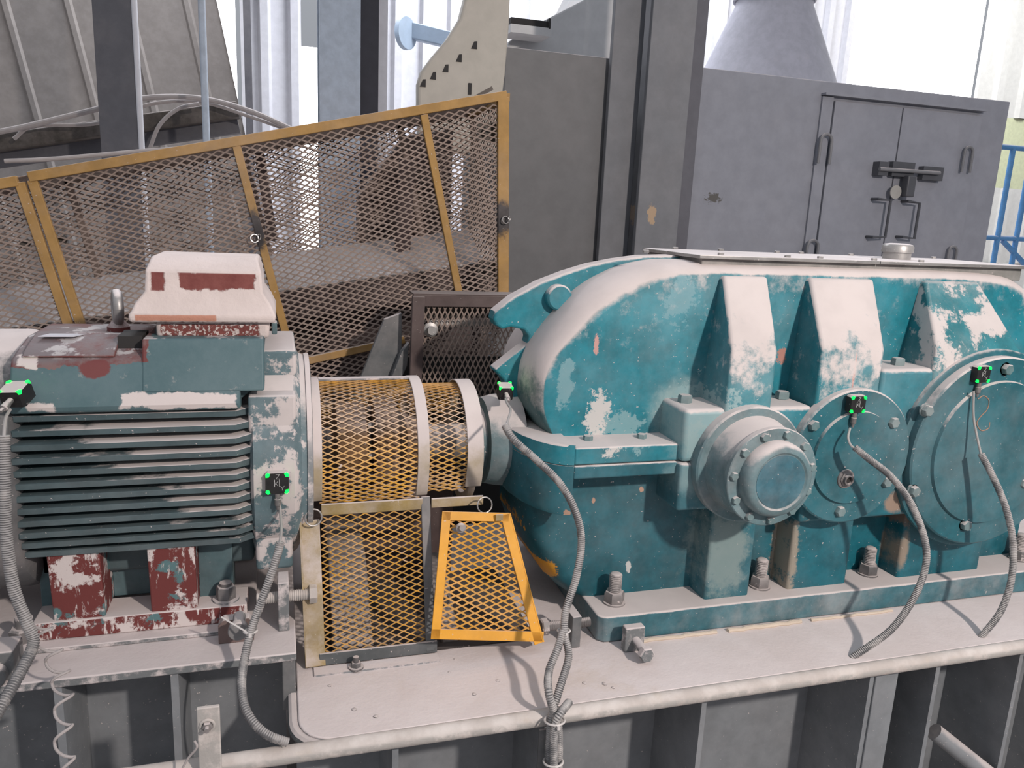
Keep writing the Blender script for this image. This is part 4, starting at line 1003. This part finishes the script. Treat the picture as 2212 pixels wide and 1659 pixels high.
# dusty heap and bracket inside lower guard
MB().box(.05, .44, 1.93, 1.94, .0, .42).build('rear_shade_sheet', M_brown, gd)  # dark sheet added so the guard's inside looks shaded
MB().box(.085, .56, 1.55, 1.925, .001, .004).build('floor_shade_sheet', M_floorshade, gd)  # dark sheet laid over the pale bed as painted interior shade
hp = thing('inner_bracket', (.2, 1.70, .0), 'dust-heaped sloping bracket plate inside the lower coupling guard', 'bracket')
MB().prism([(1.57, .0), (1.57, .015), (1.75, .16), (1.95, .18), (1.95, .0)], 'x', .10, .19).build('plate', M_inner, hp, bevel=.008)
MB().prism([(1.57, .0), (1.58, .02), (1.72, .10), (1.85, .10), (1.85, .0)], 'x', .34, .385).build('plate', M_inner, hp, bevel=.006)
MB().hexa((.36, 1.66, .07), (0, -1, 0), .016, .02).build('bolt', M_steel, hp)
# bright yellow front panel
yp = thing('yellow_mesh_panel', (.42, 1.52, .03), 'bright yellow framed mesh panel tilted at the front of the coupling guard', 'guard panel')
q4 = [PY(955, 1104, 1.575), PY(1100, 1108, 1.575), PY(1172, 1386, 1.492), PY(930, 1380, 1.492)]
n_ = (q4[1]-q4[0]).cross(q4[3]-q4[0]).normalized()
if n_.y > 0: n_ = -n_
ex = (q4[2]-q4[3]).normalized(); ey = n_.cross(ex).normalized()
if ey.z < 0: ey = -ey
O4 = q4[3]
def y4(u, v, n=0.0): return O4 + ex*u + ey*v + n_*n
loc = [((p-O4).dot(ex), (p-O4).dot(ey)) for p in q4]
def edge(i, j, w_, nm='frame_bar', inset=.5, ext=0):
    a, b = Vector(loc[i]), Vector(loc[j]); d = (b-a).normalized(); cen = sum((Vector(l) for l in loc), Vector((0, 0)))/4
    nn = Vector((-d.y, d.x)); 
    if (cen - a).dot(nn) < 0: nn = -nn
    a2, b2 = a - d*ext, b + d*ext
    c_ = [a2, b2, b2 + nn*w_, a2 + nn*w_]
    MB().loft([[y4(p.x, p.y, 0) for p in c_], [y4(p.x, p.y, .004) for p in c_]]).build(nm, M_ynew, yp, bevel=.001)
edge(0, 1, .020); edge(3, 2, .022); edge(3, 0, .020); edge(1, 2, .021)
sq = MB()
a, b = Vector(loc[1]), Vector(loc[2])
sq.loft([[y4(a.x, a.y, .004), y4(b.x, b.y, .004), y4(b.x, b.y, -.016), y4(a.x, a.y, -.016)], [y4(a.x+.003, a.y, .004), y4(b.x+.003, b.y, .004), y4(b.x+.003, b.y, -.016), y4(a.x+.003, a.y, -.016)]]).build('side_flange', M_ynew, yp)
expanded([(l[0]*.93 + .01, l[1]*.93 + .008) for l in loc], lambda u, v, n=0.0: y4(u, v, n - .002), cw=.0315, ch=.0142, wd=.0042, th=.0018).build('mesh', M_ynewmesh, yp)
c = PY(995, 1140, 1.55); MB().lathe(c, n_, [(0, .011), (.004, .011), (.006, .007), (.014, .006)], 18).build('screw', M_steel, yp)
c = PY(1078, 1117, 1.565); MB().box(c.x-.008, c.x+.008, c.y-.004, c.y, c.z-.007, c.z+.007).build('hinge_tab', M_yold, yp)
for px, py, Y, lab in ((677, 1118, 1.60, 'steel wire ring at the left joint of the coupling guard, beside the motor'), (1047, 1091, 1.585, 'steel wire ring above the bright yellow mesh panel')):
    p = PY(px, py, Y); tag(MB().torus(p, (.15, -1, .25), .0175, .0018, 36, 8).build('wire_ring', M_ring), lab, 'ring')

# =================================================================== SENSORS AND CONDUITS
def sensor(c, right, upv, label, s_=.042, d_=.018, marks=True, fr_=None):
    right = Vector(right).normalized(); upv = Vector(upv); upv = (upv - right*upv.dot(right)).normalized(); out = -right.cross(upv).normalized()
    out = right.cross(upv); 
    if out.dot(CAM - Vector(c)) < 0: out = -out
    t = thing('vibration_sensor', tuple(c), label, 'sensor', 'vibration sensors on motor and gearbox')
    c = Vector(c); h = s_/2
    def Q(a, b, n): return c + right*a + upv*b + out*n
    k = .2
    oc = [(-h, -h+h*k), (-h+h*k, -h), (h-h*k, -h), (h, -h+h*k), (h, h-h*k), (h-h*k, h), (-h+h*k, h), (-h, h-h*k)]
    hs_ = MB().loft([[Q(a, b, 0) for a, b in oc], [Q(a, b, d_*.8) for a, b in oc], [Q(a*.93, b*.93, d_) for a, b in oc]]).build('housing', M_black, t)
    for sx in (-1, 1):
        for sy in (-1, 1):
            pc = [(sx*h*.95, sy*h*.58), (sx*h*.70, sy*h*.62), (sx*h*.60, sy*h*.90), (sx*h*.80, sy*h*.97), (sx*h*.98, sy*h*.80)]
            MB().loft([[Q(a, b, d_*.70) for a, b in pc], [Q(a*.99, b*.99, d_*1.05) for a, b in pc]]).build('led', M_led, hs_)
    if marks:
        m = MB()
        for x_, y0, y1 in ((-.25, -.3, .35), (.15, -.3, .35)):
            m.loft([[Q(h*(x_), h*y0, d_), Q(h*(x_+.05), h*y0, d_), Q(h*(x_+.05), h*y1, d_), Q(h*x_, h*y1, d_)], [Q(h*(x_), h*y0, d_*1.02), Q(h*(x_+.05), h*y0, d_*1.02), Q(h*(x_+.05), h*y1, d_*1.02), Q(h*x_, h*y1, d_*1.02)]])
        m.build('print_lines', M_print, t)
        lt = MB()
        def st(ox, oy, segs):
            for (x0, y0, x1, y1) in segs:
                a = Q(h*ox + x0*h*.16, h*oy + y0*h*.2, d_*1.03); b = Q(h*ox + x1*h*.16, h*oy + y1*h*.2, d_*1.03)
                lt.bar(a, b, h*.035, .0004, up=out)
        st(-.12, .0, [(-1, -1, 1, 1), (-1, 1, 1, -1)]); st(.42, -.45, [(0, -1, 0, 0), (0, 0, -1, 1), (0, 0, 1, 1)]); st(.05, .62, [(-1, 1, 1, 1), (1, 1, -1, -1), (-1, -1, 1, -1)])
        lt.build('printed_letters', M_print, t)
    e = Q(0, -h, d_*.5)
    MB().lathe(Q(0, -h, d_*.5), -upv, [(0, .0055), (.012, .0055), (.013, .0065), (.026, .0065), (.028, .004), (.036, .003)], 14).build('connector', M_steel, t)
    return t
sensor(PY(1843, 870, 1.470), (1, 0, 0), (0, 0, 1), 'black sensor with four green lights at the rim of the middle round bearing cover')
sensor(PY(2112, 806, 1.462), (1, 0, 0), (0, 0, 1), 'black sensor with four green lights at the top of the large right bearing cover')
sensor(PY(599, 1038, 1.556), (1, 0, 0), (0, 0, 1), 'black sensor with green lights and printed marks on the right end of the motor', s_=.046)
c = PY(1090, 846, 1.70); sensor(c + Vector((0, 0, -.012)), (1, -.1, 0), (0, 1, .25), 'dust-topped black sensor on the gearbox input neck above the coupling', s_=.034, d_=.03, marks=False)
sensor(PY(42, 866, 1.545), (1, -.25, .06), (.1, 1, .35), 'dust-caked black sensor at the far left end of the motor', s_=.042, d_=.03, marks=False)
MB()
def conduit(ctrl, label, r=.0085, pitch=.0042, corr=True, name='cable_conduit', mat=None, cat='conduit'):
    p = resample(spline([PY(x, y, Y) for x, y, Y in ctrl], 16), pitch/2)
    return tag(MB().tube(p, r, 12, rf=(lambda i: r if i % 2 else r*.84) if corr else None).build(name, mat or M_cond), label, cat)
def lead(ctrl, label, r=.0028):
    p = spline([PY(x, y, Y) for x, y, Y in ctrl], 10)
    return tag(MB().tube(p, r, 8).build('sensor_lead', M_wire), label, 'cable')
lead([(1836, 925, 1.455), (1832, 945, 1.44), (1838, 962, 1.425), (1850, 970, 1.415)], 'thin grey lead dropping from the sensor on the middle cover')
conduit([(1846, 966, 1.42), (1875, 990, 1.40), (1925, 1030, 1.38), (1968, 1088, 1.36), (1996, 1160, 1.34), (2000, 1220, 1.33), (1975, 1290, 1.315), (1925, 1360, 1.31), (1850, 1414, PZ(1850, 1414, .006).y), (1838, 1424, PZ(1838, 1424, -.006).y)], 'ribbed grey conduit curving from the middle bearing cover down to the bed edge')
lead([(2103, 845, 1.447), (2103, 900, 1.44), (2112, 950, 1.425), (2120, 985, 1.41)], 'thin grey lead dropping from the sensor on the large right cover')
conduit([(2119, 980, 1.412), (2145, 1030, 1.39), (2172, 1095, 1.365), (2188, 1170, 1.345), (2185, 1250, 1.33), (2162, 1320, 1.325), (2124, 1370, PZ(2124, 1370, .006).y), (2116, 1380, PZ(2116, 1380, -.006).y)], 'ribbed grey conduit hanging from the large right cover to the bed edge')
lead([(1092, 862, 1.655), (1096, 872, 1.62), (1103, 885, 1.58), (1098, 905, 1.53), (1092, 925, 1.49)], 'thin dusty lead from the sensor on the input neck')
conduit([(1090, 918, 1.49), (1110, 950, 1.47), (1160, 995, 1.45), (1210, 1045, 1.43), (1243, 1105, 1.41), (1256, 1170, 1.40), (1244, 1250, 1.385), (1222, 1320, 1.37), (1220, 1370, 1.35), (1228, 1420, 1.33), (1208, 1490, 1.285), (1190, 1560, 1.262), (1186, 1690, 1.256)], 'long ribbed conduit swinging from the input neck down past the yellow panel')
conduit([(1216, 1362, 1.352), (1205, 1400, 1.335), (1186, 1450, 1.31), (1186, 1500, 1.262), (1206, 1575, 1.258), (1206, 1690, 1.256)], 'second ribbed conduit bowing left beside the long one below the tie')
conduit([(1230, 1516, 1.27), (1212, 1540, 1.243), (1197, 1580, 1.240), (1196, 1690, 1.240)], 'short ribbed conduit joining the bundle from the right at the bed edge')
lead([(603, 1075, 1.56), (606, 1110, 1.55), (608, 1145, 1.50), (604, 1175, 1.46)], 'thin grey lead below the sensor on the motor end')
conduit([(606, 1170, 1.47), (596, 1210, 1.46), (572, 1280, 1.445), (545, 1355, 1.435), (528, 1425, 1.40), (522, 1490, 1.34), (537, 1545, 1.30), (575, 1586, 1.283), (622, 1604, 1.284)], 'ribbed conduit hanging from the motor end over its base to the edge pipe')
lead([(22, 884, 1.52), (12, 905, 1.50), (8, 945, 1.47)], 'thin lead below the dust-caked sensor at the far left')
conduit([(8, 940, 1.475), (10, 1040, 1.46), (14, 1160, 1.45), (30, 1270, 1.44), (58, 1345, 1.43), (72, 1390, 1.42), (45, 1450, 1.38), (0, 1530, 1.33), (-40, 1600, 1.30)], 'ribbed grey conduit running down the far left edge beside the motor', r=.0105)
# curly dusty wire
pts = []
ctrl = [(60, 1320, 1.47), (105, 1345, 1.46), (75, 1385, 1.455), (125, 1375, 1.45), (95, 1405, 1.44), (140, 1430, 1.43), (110, 1455, 1.42), (160, 1475, 1.40), (132, 1510, 1.38), (152, 1560, 1.35), (124, 1590, 1.33), (150, 1640, 1.30), (160, 1690, 1.29)]
base_ = spline([PY(*c) for c in [(62, 1325, 1.47), (90, 1350, 1.455), (108, 1390, 1.44), (125, 1430, 1.425), (135, 1470, 1.40), (140, 1520, 1.36), (138, 1580, 1.32), (145, 1640, 1.29), (160, 1700, 1.27)]], 24)
curl = []
for k, p in enumerate(base_):
    f_ = k/len(base_); a = f_*2*pi*7.0; r = .019*min(1, f_*6)*(1 - .35*f_)
    curl.append(p + Vector((cos(a)*r, -abs(sin(a))*r*.5 - .004, sin(a)*r*.45)))
tag(MB().tube(curl, .0026, 8).build('curly_wire', M_dustwire), 'curly dust-coated wire trailing down the left end of the motor plate', 'wire')
tag(MB().tube(spline([PY(*c) for c in [(420, 1600, 1.25), (425, 1615, 1.245), (405, 1640, 1.25), (385, 1680, 1.25)]], 8), .002, 8).build('loose_wire', M_dustwire), 'thin loose wire passing behind the upright flat bar at bottom left', 'wire')
# cable ties
def tie(x, y, Y, r, label, tail=None):
    p = PY(x, y, Y); t = thing('cable_tie', tuple(p), label, 'cable tie')
    MB().torus(p, (0, .15, 1), r, .0022, 28, 8).build('loop', M_tie, t)
    MB().box(p.x-.003, p.x+.003, p.y-r-.006, p.y-r, p.z-.004, p.z+.003).build('lock', M_tie, t)
    if tail: MB().tube([p + Vector((0, -r, 0)), PY(*tail)], .0018, 6).build('tail', M_tie, t)
tie(1218, 1362, 1.36, .0125, 'white tie where the two ribbed conduits meet beside the jacking lug')
tie(1198, 1556, 1.252, .0195, 'upper white tie round the conduit bundle at the bed edge')
tie(1195, 1645, 1.250, .0190, 'lower white tie round the conduit bundle at the bottom of the picture')
tie(541, 1363, 1.438, .012, 'white tie holding the conduit against the round-headed screw', (478, 1333, 1.46))
# bundle carrier channel below
t = thing('conduit_channel', (.5, 1.27, -.62), 'narrow steel strip behind the tied conduit bundle', 'bracket')
a = PY(1165, 1560, 1.285); b = PY(1214, 1560, 1.285)
MB().box(a.x, b.x, 1.28, 1.285, -.62, -.035).build('strip', M_frame_dark, t)
